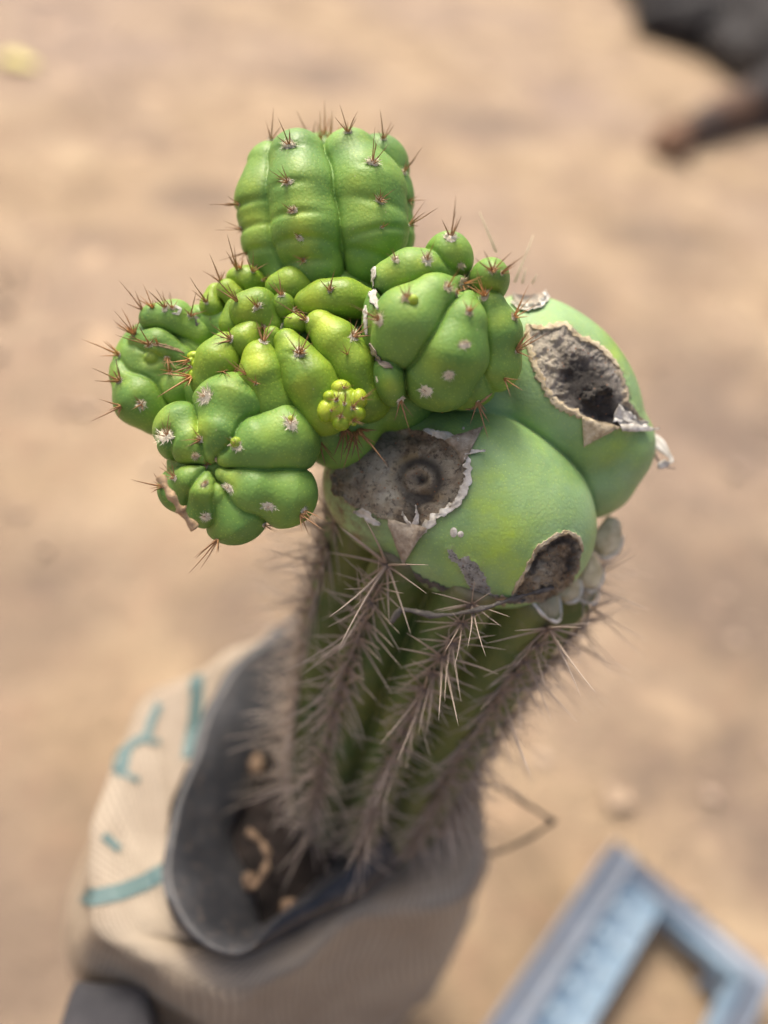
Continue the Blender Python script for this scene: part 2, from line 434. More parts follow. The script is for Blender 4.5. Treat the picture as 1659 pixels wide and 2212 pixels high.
MINI = body('offset', [
    E(737, 840, 62, 23, 20, 22), E(713, 858, 68, 16, 15, 20), E(706, 887, 64, 21, 27, 24, 8), E(737, 911, 62, 22, 20, 22),
    E(771, 892, 62, 20, 19, 22), E(774, 863, 62, 20, 24, 22, 10), E(744, 868, 66, 18, 18, 18), E(763, 912, 66, 10, 9, 9), E(740, 878, 57, 43, 45, 32),
    E(722, 884, 72, 11, 12, 10), E(757, 884, 72, 12, 11, 10),
], M['bright'], cactus, k=2, step=1.3, groove=.8, wobble=.5, young=[(735, 832, 14, .6), (700, 882, 16, .7), (778, 858, 14, .5)], label='tiny yellow-green pup like a berry')
MINI2 = body('offset', [
    E(420, 770, -8, 16, 12, 14), E(426, 788, -4, 16, 12, 14), E(421, 812, -6, 17, 17, 16), E(414, 779, 0, 8, 8, 8), E(430, 795, -20, 18, 26, 16),
], M['bright'], cactus, k=2.5, step=1.3, groove=.8, wobble=.5, label='tiny yellow-green pup wedged at the left')
BL = body('offset', [
    C((512, 603, -85, 24), (535, 608, -85, 29), (560, 618, -95, 22)),
    C((492, 628, -60, 26), (505, 640, -62, 26)),
    C((468, 634, -80, 22), (462, 664, -80, 26), (475, 680, -90, 24)), E(500, 655, -100, 44, 40, 34),
], M['crest'], cactus, k=5, step=2, young=[(500, 622, 22, .5), (465, 650, 16, .2), (530, 600, 16, .2)], label='small lumpy pup behind the crest')
LP = body('offset', [
    C((335, 690, -75, 34), (380, 690, -75, 36), (430, 722, -85, 32)), E(432, 690, -105, 40, 30, 40),
    C((302, 740, -75, 28), (345, 748, -65, 36), (392, 772, -75, 34)), E(332, 772, -52, 26, 24, 24),
    C((264, 792, -85, 24), (270, 812, -80, 28), (305, 862, -75, 56), (342, 895, -90, 48)),
    C((350, 810, -75, 30), (378, 838, -85, 44), (395, 850, -100, 44)), E(352, 806, -125, 108, 118, 84), E(410, 770, -120, 70, 70, 60),
], M['pup'], cactus, k=6, step=2.4, notches=[(258, 822, 6, 22, 10), (305, 873, 5, 14, 14), (400, 690, 5, 10, 20), (322, 745, 5, 30, 8, -10)],
    young=[(332, 772, 22, .6), (430, 730, 24, .3), (295, 845, 24, .2), (400, 690, 20, .2)], y0=.05,
    label='lumpy pup at the far left of the crest')

# ------------------------------------------------------------------ globe with scars
def sdpoly(px, py, poly):
    n = len(poly); d = np.full(px.shape, 1e9); s = np.ones(px.shape)
    for i in range(n):
        ax, ay = poly[i]; bx, by = poly[i - 1]
        ex, ey = bx - ax, by - ay; wx, wy = px - ax, py - ay
        t = np.clip((wx * ex + wy * ey) / (ex * ex + ey * ey + 1e-9), 0, 1)
        d = np.minimum(d, (wx - ex * t) ** 2 + (wy - ey * t) ** 2)
        c1 = py >= ay; c2 = py < by; c3 = ex * wy > ey * wx
        f = (c1 & c2 & c3) | (~c1 & ~c2 & ~c3)
        s[f] *= -1
    return s * np.sqrt(d)          # < 0 inside
S1 = [(742, 1000), (775, 955), (830, 925), (900, 930), (955, 938), (985, 955), (1003, 990), (1008, 1035), (996, 1075), (965, 1102), (935, 1122), (905, 1150), (870, 1148), (838, 1122), (800, 1108), (755, 1088), (722, 1062), (715, 1030)]
S2 = [(1143, 704), (1172, 713), (1225, 701), (1249, 727), (1290, 745), (1319, 774), (1342, 804), (1351, 833), (1356, 871), (1382, 902), (1396, 922), (1331, 927), (1290, 918), (1260, 903), (1213, 877), (1193, 865), (1167, 812), (1152, 774), (1140, 745)]
S3 = [(1098, 615), (1120, 603), (1150, 608), (1176, 618), (1182, 640), (1165, 660), (1140, 668), (1112, 655)]
S4 = [(1257, 1190), (1252, 1165), (1228, 1151), (1200, 1159), (1160, 1185), (1138, 1230), (1105, 1285), (1120, 1300), (1180, 1302), (1225, 1275), (1248, 1235)]
S5 = [(967, 1188), (978, 1190), (992, 1208), (1010, 1205), (1032, 1222), (1048, 1250), (1060, 1278), (1080, 1292), (1050, 1300), (1022, 1284), (1008, 1250), (990, 1220), (975, 1205)]
def build_globe():
    prims = [('G', [E(1032, 1094, -160, 264, 208, 165, 27), E(855, 1062, -170, 165, 140, 130, 38)], 12),
             ('G', [E(1196, 848, -215, 232, 160, 160, 52), E(1325, 968, -218, 84, 98, 100, 20), E(1265, 1012, -240, 112, 112, 105, 30), E(1010, 880, -230, 200, 180, 130)], 16)]
    V, Fq = grid_surface(prims, 5, 3.0, 5.0, 7.0)
    V = relax(V, Fq, 2); nr = vnormals(V, Fq)
    V = wob(V, 45, 3.5 * S0, nr, 5)
    px, py, dd = proj(V)
    view = V - np.array(CAM); view /= np.linalg.norm(view, axis=1)[:, None]
    front = (nr * view).sum(1) < .12
    jit = np.array([mnoise.noise(Vector((a * .06, b * .06, 3))) * 6 + mnoise.noise(Vector((a * .2, b * .2, 8))) * 3 for a, b in zip(px, py)])
    disp = np.zeros(len(V)); lab = np.zeros(len(V), dtype=int)
    dark = np.zeros(len(V)); pale = np.zeros(len(V)); yel = np.zeros(len(V))
    rough = np.array([mnoise.fractal(Vector((a * .035, b * .035, 1)), .62, 2.1, 5) for a, b in zip(px, py)])
    sd = {}
    for i, S in enumerate((S1, S2, S3, S4, S5)):
        d = sdpoly(px, py, S) + (jit if i != 2 else jit * .6); d[~front] = 99
        sd[i] = d; ins = d < 0; lab[ins] = i + 1
        t = np.clip(-d / 10, 0, 1); t = t * t * (3 - 2 * t)
        lip = np.exp(-(d / 6) ** 2)
        if i == 0:
            rr = np.hypot(px - 903, (py - 1035) * 1.05)
            dep = 5 * t + 13 * np.exp(-(rr / 75) ** 2) * t + rough * 4 * t
            dep -= 11 * np.exp(-((rr - 26) / 8) ** 2) * t
            dep += 12 * np.exp(-(rr / 13) ** 2)
            disp -= np.where(ins, dep, 0)
            dark = np.maximum(dark, np.where(ins, np.clip(.9 * np.exp(-((rr - 44) / 14) ** 2) + np.exp(-(rr / 12) ** 2) + .95 * np.exp(-((px - 890) / 15) ** 2 - ((py - 1098) / 34) ** 2) + .6 * np.exp(-((px - 900) / 50) ** 2 - ((py - 1082) / 10) ** 2) + .45 * np.exp(-((px - 800) / 70) ** 2 - ((py - 960) / 28) ** 2), 0, 1), 0))
            pale = np.maximum(pale, np.where(ins, (.75 + .5 * rough) * np.exp(-((px - 838) / 44) ** 2 - ((py - 1072) / 36) ** 2) + .6 * np.exp(-((px - 830) / 34) ** 2 - ((py - 1010) / 30) ** 2), 0))
            yel = np.maximum(yel, np.where(ins, 1.0 * np.exp(-((px - 930) / 20) ** 2 - ((py - 1072) / 12) ** 2) + .6 * np.exp(-((rr - 58) / 9) ** 2) * (px < 900), 0))
        elif i == 1:
            ex = ((px - 1282) * .64 + (py - 850) * .77) / 95; ey = (-(px - 1282) * .77 + (py - 850) * .64) / 52
            rr = np.hypot(ex, ey)
            dep = 4 * t + 15 * np.exp(-(rr / .95) ** 4) * t + rough * 9 * t
            lump = np.exp(-((px - 1292) / 40) ** 2 - ((py - 852) / 30) ** 2)
            dep -= lump * (20 + 38 * rough) * t
            disp -= np.where(ins, dep, 0)
            dark = np.maximum(dark, np.where(ins, np.clip(1.5 * np.exp(-((rr) / .88) ** 4) - .75 * lump + rough * .6 * lump, 0, 1) * t, 0))
            pale = np.maximum(pale, np.where(ins, np.clip(np.exp(-(d / 9) ** 2) * .5 + 1.0 * np.exp(-((px - 1178) / 34) ** 2 - ((py - 780) / 75) ** 2) + .7 * np.exp(-((px - 1225) / 30) ** 2 - ((py - 728) / 14) ** 2) - dark * .7, 0, 1), 0))
            yel = np.maximum(yel, np.where(d > -6, np.exp(-(d / 6) ** 2), 0) * (d < 0) * .8)
        elif i == 2:
            disp -= np.where(ins, 10 * t * np.exp(-(np.hypot(px - 1135, py - 632) / 18) ** 2) + rough * 6, 0) - np.where(ins, 5, 0)
            dark = np.maximum(dark, np.where(ins, np.exp(-((px - 1135) / 24) ** 4 - ((py - 630) / 18) ** 4), 0))
            pale = np.maximum(pale, np.where(ins, 1 - np.exp(-((px - 1135) / 28) ** 4 - ((py - 632) / 22) ** 4), 0))
        elif i == 3:
            disp -= np.where(ins, 8 * t + rough * 10 * t + 10 * np.exp(-((px - 1200) / 30) ** 2 - ((py - 1215) / 14) ** 2), 0)
            dark = np.maximum(dark, np.where(ins, np.clip(.95 * np.exp(-((-d - 16) / 9) ** 2) * (py < 1245), 0, 1), 0))
            pale = np.maximum(pale, np.where(ins, .5 * np.exp(-((px - 1180) / 30) ** 2 - ((py - 1262) / 22) ** 2) + .35 * np.exp(-(d / 4) ** 2), 0))
        else:
            disp += np.where(ins, 2.5 * t + rough * 4 * t, 0)
            dark = np.maximum(dark, np.where(ins, np.clip(np.abs(rough) < .03, 0, 1) * .6, 0))
        disp += lip * (d > -4) * (3.0 if i < 2 else 1.5) * (d < 30)
    mot = np.array([mnoise.fractal(Vector((a * .012, b * .02, 6)), .8, 2, 4) for a, b in zip(px, py)])
    V2 = V + nr * (disp * S0)[:, None]
    yv = (1 + mot * .45) * (.8 * np.exp(-((px - 1085) / 85) ** 2 - ((py - 1160) / 105) ** 2) + .35 * np.exp(-((px - 1320) / 50) ** 2 - ((py - 960) / 40) ** 2) + .35 * np.exp(-((px - 1330) / 60) ** 2 - ((py - 760) / 60) ** 2)) + np.clip(mot, 0, 1) * .22  # yellow-green tint: young skin plus the globe's highlight put into the colour
    dirt = np.clip(np.exp(-((px - 730) / 90) ** 2) + .8 * np.exp(-((px * .45 - py * .89 + 720 ) / 28) ** 2) * (px < 1150) + .6 * np.exp(-(sd[0] / 16) ** 2) + .5 * np.exp(-(sd[1] / 9) ** 2) + .5 * np.exp(-(sd[4] / 9) ** 2), 0, 1)
    fl = lab[Fq]; fm = fl.max(1)
    def sub(mask, name, mat, parent, label=None):
        f = Fq[mask]; u, inv = np.unique(f, return_inverse=True)
        me = mesh_np(name, V2[u], inv.reshape(f.shape))
        for nm, a in (('young', yv), ('dirt', dirt), ('dark', dark), ('pale', pale), ('yel', yel)): attr(me, nm, a[u])  # 'young' here holds young skin plus the globe's painted highlight
        o = link(name, me, mat, parent)
        if label: o['label'] = label
        return o
    g = sub(fm == 0, 'globe', M['globe'], cactus, 'smooth swollen blue-green globe with corky scars')
    sub(fm == 1, 'scar', M['scar1'], g, 'wide brown and grey scar with a coiled navel')
    sub(fm == 2, 'scar', M['scar2'], g, 'deep dark scar with pale border on the right rib')
    sub(fm == 3, 'scar', M['scar2'], g, 'small whitish scar with dark centre at the top')
    sub(fm == 4, 'scar', M['scar1'], g, 'dark rimmed scar at the lower right edge')
    sub(fm == 5, 'scar', M['scar3'], g, 'long grey corky patch')
    b = Body(); b.o = g; b.bvh = bvh_of(V2, Fq); b.V = V2; b.F = Fq; b.cen = Vector(V2.mean(0))
    return b
GL = build_globe()

def on(bodyb, x, y, lift=0.0):
    v = ray(x, y); h = bodyb.bvh.ray_cast(CAM, v)
    if h[0] is None:
        h = bodyb.bvh.find_nearest(P(x, y, (bodyb.cen - CAM).dot(fw)))
        pt, n = h[0], h[1]
    else: pt, n = h[0], h[1]
    if n.dot(v) > 0: n = -n
    return pt + n * lift * S0, n

def ribbon(bodyb, pts, width, name, mat, parent, lift=2.5, wav=.35, curl=4, label=None, cols=5):
    # ragged strip of dry skin standing on the surface
    dense = []
    for (a, b) in zip(pts[:-1], pts[1:]):
        n = max(2, int(math.hypot(b[0] - a[0], b[1] - a[1]) / 4))
        for i in range(n): dense.append((a[0] + (b[0] - a[0]) * i / n, a[1] + (b[1] - a[1]) * i / n))
    dense.append(pts[-1]); V = []; Fs = []
    n = len(dense)
    for i, (x, y) in enumerate(dense):
        a = dense[max(0, i - 1)]; b = dense[min(n - 1, i + 1)]
        tx, ty = b[0] - a[0], b[1] - a[1]; l = math.hypot(tx, ty) + 1e-6; nx, ny = -ty / l, tx / l
        e = min(1, i / 4 + .15, (n - 1 - i) / 4 + .15)
        wl = width * e * (1 + wav * 2 * mnoise.noise(Vector((x * .11, y * .11, 2)))); wr = width * e * (1 + wav * 2 * mnoise.noise(Vector((x * .13, y * .13, 9))))
        for j in range(cols):
            t = j / (cols - 1) * 2 - 1
            ww = (wl if t < 0 else wr) * .5 * t
            lf = lift + curl * t * t * (1 + .8 * mnoise.noise(Vector((x * .15, y * .15, t)))) + 1.5 * mnoise.noise(Vector((x * .4, y * .4, t * 3)))
            V.append(on(bodyb, x + nx * ww, y + ny * ww, lf)[0])
        if i:
            for j in range(cols - 1):
                q = (i - 1) * cols + j; Fs.append((q, q + 1, q + cols + 1, q + cols))
    me = mesh_py(name, V, Fs); o = link(name, me, mat, parent)
    m = o.modifiers.new('thick', 'SOLIDIFY'); m.thickness = .00022
    if label: o['label'] = label
    return o
def flap(bodyb, base, tip, lifts, name, mat, parent, n=10, label=None, bulge=4):
    # triangular flap of dry skin, base on the surface, tip standing off it
    b0, b1 = base; V = []; Fs = []
    for i in range(n + 1):
        t = i / n
        ax, ay = b0[0] + (tip[0] - b0[0]) * t, b0[1] + (tip[1] - b0[1]) * t
        bx, by = b1[0] + (tip[0] - b1[0]) * t, b1[1] + (tip[1] - b1[1]) * t
        for j in range(7):
            s = j / 6
            x = ax + (bx - ax) * s + 2 * mnoise.noise(Vector((t * 5, s * 2, 1))); y = ay + (by - ay) * s + 2.5 * mnoise.noise(Vector((t * 5, s * 2, 7)))
            lf = lifts[0] + (lifts[1] - lifts[0]) * t + bulge * (1 - t) * math.cos((s - .5) * math.pi * 1.0) * -1 + bulge + 1.6 * mnoise.noise(Vector((x * .2, y * .2, 4)))
            V.append(on(bodyb, x, y, lf)[0])
        if i:
            for j in range(6):
                q = (i - 1) * 7 + j; Fs.append((q, q + 1, q + 8, q + 7))
    o = link(name, mesh_py(name, V, Fs), mat, parent)
    m = o.modifiers.new('thick', 'SOLIDIFY'); m.thickness = .0003
    if label: o['label'] = label
    return o
gp = GL.o
ribbon(GL, [(1004, 978), (1010, 1000), (1012, 1035), (1003, 1062), (988, 1088), (962, 1104), (938, 1120), (918, 1140), (905, 1160)], 12, 'scar_rim', M['paper'], gp, wav=.7, curl=2.5, label='white papery rim')
ribbon(GL, [(915, 930), (945, 938), (975, 945), (990, 953)], 9, 'scar_rim', M['paper'], gp)
ribbon(GL, [(766, 1104), (785, 1108), (800, 1118), (822, 1132)], 14, 'dry_flake', M['paper'], gp)
flap(GL, ((967, 950), (1003, 1000)), (1041, 929), (3, 9), 'dry_flap', M['paper_brown'], gp, label='grey triangular flap at the upper right')
flap(GL, ((838, 1122), (922, 1138)), (877, 1214), (4, 6), 'dry_flap', M['paper_brown'], gp, label='brown triangular flap pointing down')
flap(GL, ((1006, 972), (1002, 984)), (1046, 978), (3, 6), 'dry_flap', M['paper'], gp)
flap(GL, ((880, 1128), (892, 1135)), (868, 1104), (5, 10), 'dry_flake', M['paper'], gp, bulge=1)
flap(GL, ((890, 1138), (904, 1132)), (908, 1092), (3, 14), 'dry_flake', M['paper'], gp, bulge=1)
ribbon(GL, [(1140, 700), (1140, 740), (1150, 776), (1166, 815), (1190, 862), (1213, 880), (1256, 902)], 13, 'scar_rim', M['callus'], gp, lift=.8, curl=.8, wav=.8, label='cream rim of the dark scar')
ribbon(GL, [(1142, 702), (1172, 710), (1222, 699), (1250, 727), (1288, 742), (1318, 770), (1338, 795)], 10, 'scar_rim', M['callus'], gp, lift=.8, curl=.8, wav=.8)
flap(GL, ((1256, 900), (1332, 924)), (1260, 963), (2, 3), 'dry_flap', M['callus'], gp, bulge=2)
flap(GL, ((1325, 900), (1340, 928)), (1412, 930), (5, 10), 'dry_flap', M['paper'], gp, bulge=3)
flap(GL, ((1330, 872), (1322, 915)), (1392, 915), (6, 6), 'dry_flap', M['paper'], gp, bulge=5)
ribbon(GL, [(1105, 655), (1135, 668), (1165, 662), (1183, 642), (1176, 620)], 13, 'scar_rim', M['paper'], gp, lift=3)
ribbon(GL, [(1259, 1192), (1252, 1163), (1228, 1149), (1200, 1157), (1160, 1184), (1138, 1228), (1108, 1282)], 7, 'scar_rim', M['callus'], gp, lift=1, curl=1, wav=.7)
ribbon(GL, [(1135, 1296), (1090, 1300), (1045, 1292), (1000, 1284), (950, 1268), (905, 1246), (868, 1224)], 9, 'graft_crust', M['darktwig'], gp, lift=1, curl=1.5, wav=.9)
ribbon(GL, [(1100, 1290), (1075, 1296), (1050, 1294)], 15, 'graft_crust', M['paper_brown'], gp, lift=2.5, curl=2, wav=.9)
for (x, y, rx, ry) in ((980, 1150, 8, 11), (995, 1154, 7, 7), (1001, 925, 3, 3)):
    V = []; Fs = []
    for i in range(5):
        for j in range(14):
            a = j / 14 * 2 * math.pi; r = i / 4
            V.append(on(GL, x + rx * r * math.cos(a), y + ry * r * math.sin(a), 2.2 - 2.0 * r ** 3 + mnoise.noise(Vector((i, j, x))))[0])
            if i: q = (i - 1) * 14; Fs.append((q + j, q + (j + 1) % 14, q + 14 + (j + 1) % 14, q + 14 + j))
    link('dry_flake', mesh_py('dry_flake', V, Fs), M['paper'], gp)

# ------------------------------------------------------------------ tubes and strands
def tube(pts, radii, seg=8, jitter=0.0, seed=0):
    V = []; Fs = []; n = len(pts)
    up = Vector((0.3, .2, 1)).normalized()
    for i, p in enumerate(pts):
        a = pts[max(0, i - 1)]; b = pts[min(n - 1, i + 1)]
        t = (b - a).normalized(); s = t.cross(up)
        if s.length < .01: s = t.cross(Vector((1, 0, 0)))
        s.normalize(); u = s.cross(t)
        for j in range(seg):
            an = j / seg * 2 * math.pi; r = radii[i] * (1 + jitter * mnoise.noise(Vector((i * .5 + seed, j * .9, seed))))
            V.append(p + s * (r * math.cos(an)) + u * (r * math.sin(an)))
        if i:
            for j in range(seg):
                q = (i - 1) * seg; Fs.append((q + j, q + (j + 1) % seg, q + seg + (j + 1) % seg, q + seg + j))
    Fs.append(tuple(range(seg))[::-1]); Fs.append(tuple((n - 1) * seg + j for j in range(seg)))
    return V, Fs
def dens(pts, m=6):
    out = []
    n = len(pts)
    for i in range(n - 1):
        p0 = pts[max(0, i - 1)]; p1 = pts[i]; p2 = pts[i + 1]; p3 = pts[min(n - 1, i + 2)]
        for k in range(m):
            t = k / m
            out.append(.5 * ((2 * p1) + (p2 - p0) * t + (2 * p0 - 5 * p1 + 4 * p2 - p3) * t * t + (3 * p1 - p0 - 3 * p2 + p3) * t ** 3))
    out.append(pts[-1]); return out
# curled peel at the right edge of the globe
pl = [L(1396, 938, -205), L(1418, 955, -195), L(1436, 975, -190), L(1448, 990, -188), L(1446, 1003, -186), L(1434, 1006, -182), L(1428, 998, -178)]
pd = dens(pl, 4); V = []; Fs = []
for i, p in enumerate(pd):
    wd = (10 + 5 * math.sin(i * .4)) * S0
    for j in range(4):
        s = (j / 3 - .5) * 2
        V.append(p + (RV * .75 + UV * .45).normalized() * wd * s + fw * (-abs(s) * 4 * S0))
    if i:
        for j in range(3): q = (i - 1) * 4 + j; Fs.append((q, q + 1, q + 5, q + 4))
o = link('dry_peel', mesh_py('dry_peel', V, Fs), M['paper'], gp); m = o.modifiers.new('t', 'SOLIDIFY'); m.thickness = .0004
V, Fs = tube(dens([L(1380, 935, -215), L(1400, 950, -212), L(1425, 1000, -215), L(1458, 1012, -215)], 4), [5 * S0 * (1 - i / 16) for i in range(13)], 6, .5)
link('dry_peel', mesh_py('dry_peel', V, Fs), M['darktwig'], gp)

# ------------------------------------------------------------------ rootstock
TPt = P(1034, 1098, .292); BPt = P(792, 1708, .372)
AX = (TPt - BPt); LEN = AX.length; AX.normalize()
side = AX.cross(-fw).normalized()            # picture left/right
toward = side.cross(AX).normalized()
if toward.dot(-fw) < 0: toward = -toward
if side.dot(RV) < 0: side = -side
NR = 11; PH = R(3)
def cut_t(phi):
    p = (phi + math.pi) % (2 * math.pi) - math.pi
    a = min(1, max(0, (p - .35) / .35))
    return .985 - .05 * a
def stem_pt(phi, t, dr=0.0):
    # phi measured from the camera-facing side, t 0 base .. 1 top
    c = math.cos(NR * (phi - PH) * .5)
    rib = abs(c)
    rad = .0385 + .0145 * min(1, t * 1.1)
    prof = .74 + .28 * (1 - (1 - rib) ** 1.5)
    c0 = cut_t(phi)
    if t > c0: prof *= 1 - (t - c0) / (1 - c0) * .40 * (rib ** 1.2)
    r = rad * prof + dr
    r += .0004 * mnoise.noise(Vector((phi * 3, t * 9, 0)))
    bend = -.004 * math.sin(t * math.pi)
    return BPt + AX * (LEN * t) + toward * (r * math.cos(phi)) + side * (r * math.sin(phi) + bend)
def build_root():
    nu, nv = NR * 20, 150
    V = []; Fs = []; cut = []; cork = []
    for j in range(nv + 1):
        t = -.04 + 1.04 * j / nv
        for i in range(nu):
            ph = i / nu * 2 * math.pi
            rib = abs(math.cos(NR * (ph - PH) * .5))
            dr = -.0007 * (rib ** 8) * (.5 + .5 * math.cos(t * 13 * 2 * math.pi))
            V.append(stem_pt(ph, t, dr))
            cut.append(min(1, max(0, (t - cut_t(ph) - .002) / .006)) * (1 if rib > .25 else .3))
            cork.append(min(1, max(0, t - .93) * 14) * .75 + min(1, max(0, .38 - t) * 2.0) * .7 + .5 * max(0, rib - .93) / .07)
        if j:
            for i in range(nu):
                q = (j - 1) * nu; Fs.append((q + i, q + (i + 1) % nu, q + nu + (i + 1) % nu, q + nu + i))
    V.append(BPt + AX * LEN * 1.0); cut.append(1); cork.append(0)
    q = nv * nu
    me = bpy.data.meshes.new('rootstock')
    me.from_pydata([tuple(v) for v in V], [], Fs + [(q + i, q + (i + 1) % nu, len(V) - 1) for i in range(nu)]); me.update()
    for p in me.polygons: p.use_smooth = True
    attr(me, 'cut', cut); attr(me, 'corky', cork)
    o = link('rootstock', me, M['root'], cactus); o['label'] = 'ribbed dark green rootstock column covered in grey spines'
    return o
ROOT = build_root()
# pale lip under each cut rib end
for k in range(NR):
    phc = PH + k * 2 * math.pi / NR
    pq = (phc + math.pi) % (2 * math.pi) - math.pi
    if pq < .3 or pq > R(120): continue
    pts = []
    for i in range(13):
        a = (i / 12 - .5) * 2 * math.pi / NR * .94
        pts.append(stem_pt(phc + a, cut_t(phc + a) - .002 + .03 * abs(i / 6 - 1) ** 2.2 + .004 * mnoise.noise(Vector((i * .6, k * 3, 0))), .0003))
    V, Fs = tube(pts, [.0006 * (1 + .9 * mnoise.noise(Vector((i * .7, k, 3)))) for i in range(13)], 6, .4, k)
    link('rib_lip', mesh_py('rib_lip', V, Fs), M['paper'], ROOT)

M['cutrib'] = simple('cut_rib_end', (.46, .38, .22), (.74, .65, .45), 240, .85, 600, .0008, .9)
def cutend(x, y, z, rx, ry, rot, seed):
    bm = bmesh.new(); bmesh.ops.create_icosphere(bm, subdivisions=4, radius=1); c = L(x, y, z); ca, sa = math.cos(rot), math.sin(rot)
    for v in bm.verts:
        q = v.co * (1 + .22 * mnoise.noise(v.co * 1.6 + Vector((seed, 0, 0))) + .07 * mnoise.noise(v.co * 6))
        a, b = q.x * rx * (1 - .35 * q.y), -q.y * ry
        v.co = c + (RV * (a * ca - b * sa) - UV * (a * sa + b * ca) - fw * (q.z * 16)) * S0
    me = bpy.data.meshes.new('cut_rib_end'); bm.to_mesh(me); bm.free()
    for p in me.polygons: p.use_smooth = True
    link('cut_rib_end', me, M['cutrib'], ROOT)
    pts = []
    for i in range(15):
        an = -.25 + 2.3 * i / 14
        a, b = rx * 1.0 * math.cos(an), ry * 1.02 * math.sin(an)
        pts.append(c + (RV * (a * ca - b * sa) - UV * (a * sa + b * ca) - fw * 6) * S0 + Vector((0, 0, .0005 * mnoise.noise(Vector((i * .8, seed, 0))))))
    V, Fs = tube(pts, [(4.6 + 2.6 * mnoise.noise(Vector((i * .6, seed, 1)))) * S0 * min(1, .3 + i / 4, .3 + (14 - i) / 4) for i in range(15)], 6, .4, seed)
    link('rib_lip', mesh_py('rib_lip', V, Fs), M['paper'], ROOT)
cutend(1313, 1160, -262, 36, 52, .25, 1)
cutend(1277, 1236, -240, 30, 46, .1, 2)
cutend(1226, 1262, -212, 32, 44, -.15, 3)
# ------------------------------------------------------------------ spines and wool
def spine_mesh(name, n, lo, hi, spread, thick, seed, flat=0.0, center=0, inner=0.0):
    r = random.Random(seed); V = []; Fs = []; al = []
    for s in range(n + center):
        if s < n:
            az = (s + r.uniform(-.3, .3)) / n * 2 * math.pi; th = R(r.uniform(spread * inner, spread))
            ln = r.uniform(lo, hi)
        else:
            az = r.uniform(0, 6.28); th = R(r.uniform(0, 22)); ln = hi * r.uniform(.9, 1.25)
        d = Vector((math.sin(th) * math.cos(az), math.sin(th) * math.sin(az), math.cos(th)))
        sd = d.cross(Vector((.3, .5, .81))).normalized(); u = sd.cross(d)
        b0 = Vector((d.x, d.y, 0)) * .06; cv = Vector((r.uniform(-.09, .09), r.uniform(-.09, .09), r.uniform(-.02, .05))) * ln
        th0 = thick * r.uniform(.75, 1.2); segs = 5; base = len(V)
        for i in range(segs + 1):
            t = i / segs; p = b0 + d * (ln * t) + cv * (t * t)
            rr = th0 * ((1 - t) ** .8) + thick * .08
            if i == 0: rr *= 1.25
            for j in range(5):
                a = j / 5 * 2 * math.pi; V.append(p + sd * rr * math.cos(a) + u * rr * math.sin(a)); al.append(t)
            if i:
                for j in range(5):
                    q = base + (i - 1) * 5; Fs.append((q + j, q + (j + 1) % 5, q + 5 + (j + 1) % 5, q + 5 + j))
    me = mesh_py(name, V, Fs); attr(me, 'along', al); return me
def wool_mesh(name, seed, n=170, ln=.40, low=58):
    r = random.Random(seed); V = []; Fs = []
    # felt cushion
    for i in range(5):
        for j in range(12):
            a = j / 12 * 2 * math.pi; q = i / 4
            rr = .48 * q * (1 + .35 * r.uniform(-1, 1)); V.append(Vector((rr * math.cos(a), rr * math.sin(a), .16 * (1 - q * q) + r.uniform(-.03, .03) - .03)))
            if i: k = (i - 1) * 12; Fs.append((k + j, k + (j + 1) % 12, k + 12 + (j + 1) % 12, k + 12 + j))
    for s in range(n):
        az = r.uniform(0, 6.28); th = R(r.uniform(15, 95) if r.random() < .35 else r.uniform(low, 98)); l = ln * r.uniform(.4, 1.15)
        rr = r.uniform(0, .42); a2 = az + r.uniform(-.6, .6)
        p = Vector((rr * math.cos(a2), rr * math.sin(a2), .04))
        d = Vector((math.sin(th) * math.cos(az), math.sin(th) * math.sin(az), math.cos(th)))
        sd = d.cross(Vector((r.uniform(-1, 1), .4, .7))).normalized(); w_ = .022
        c = Vector((r.uniform(-1, 1), r.uniform(-1, 1), r.uniform(-.2, .5))) * .16
        b = len(V)
        V += [p - sd * w_, p + sd * w_, p + d * l * .55 + c * .4 + sd * w_ * .8, p + d * l * .55 + c * .4 - sd * w_ * .8, p + d * l + c]
        Fs += [(b, b + 1, b + 2, b + 3), (b + 3, b + 2, b + 4)]
    return mesh_py(name, V, Fs)
SPM = {}
for v in range(5):
    for key, mt in (('b', 'spine'), ('o', 'spine_o')):
        me = spine_mesh('spine_cluster', 4 + v % 4, .3, 1.0, 50, .030, 10 + v, center=1); me.materials.append(M[mt]); SPM[key, v] = me
    me = spine_mesh('spine_cluster', 10 + v % 3, .5, 1.0, 84, .018, 40 + v, center=2, inner=.72); me.materials.append(M['spine_g']); SPM['g', v] = me
WLM = {}
for v in range(4):
    for key, mt in (('w', 'wool'), ('t', 'wool_tan'), ('g', 'wool_grey')):
        me = wool_mesh('areole', 70 + v); me.materials.append(M[mt]); WLM[key, v] = me
def place(me, name, parent, pos, nrm, scale, spin, sc3=(1, 1, 1)):
    o = bpy.data.objects.new(name, me); COL.objects.link(o); o.parent = parent
    bl = parent.location if parent.parent is None else Vector()
    o.matrix_parent_inverse = Matrix.Translation(-bl)
    q = nrm.to_track_quat('Z', 'Y').to_matrix().to_4x4()
    o.matrix_basis = Matrix.Translation(pos) @ q @ Matrix.Rotation(spin, 4, 'Z') @ Matrix.Diagonal((scale * sc3[0], scale * sc3[1], scale * sc3[2], 1))
    return o
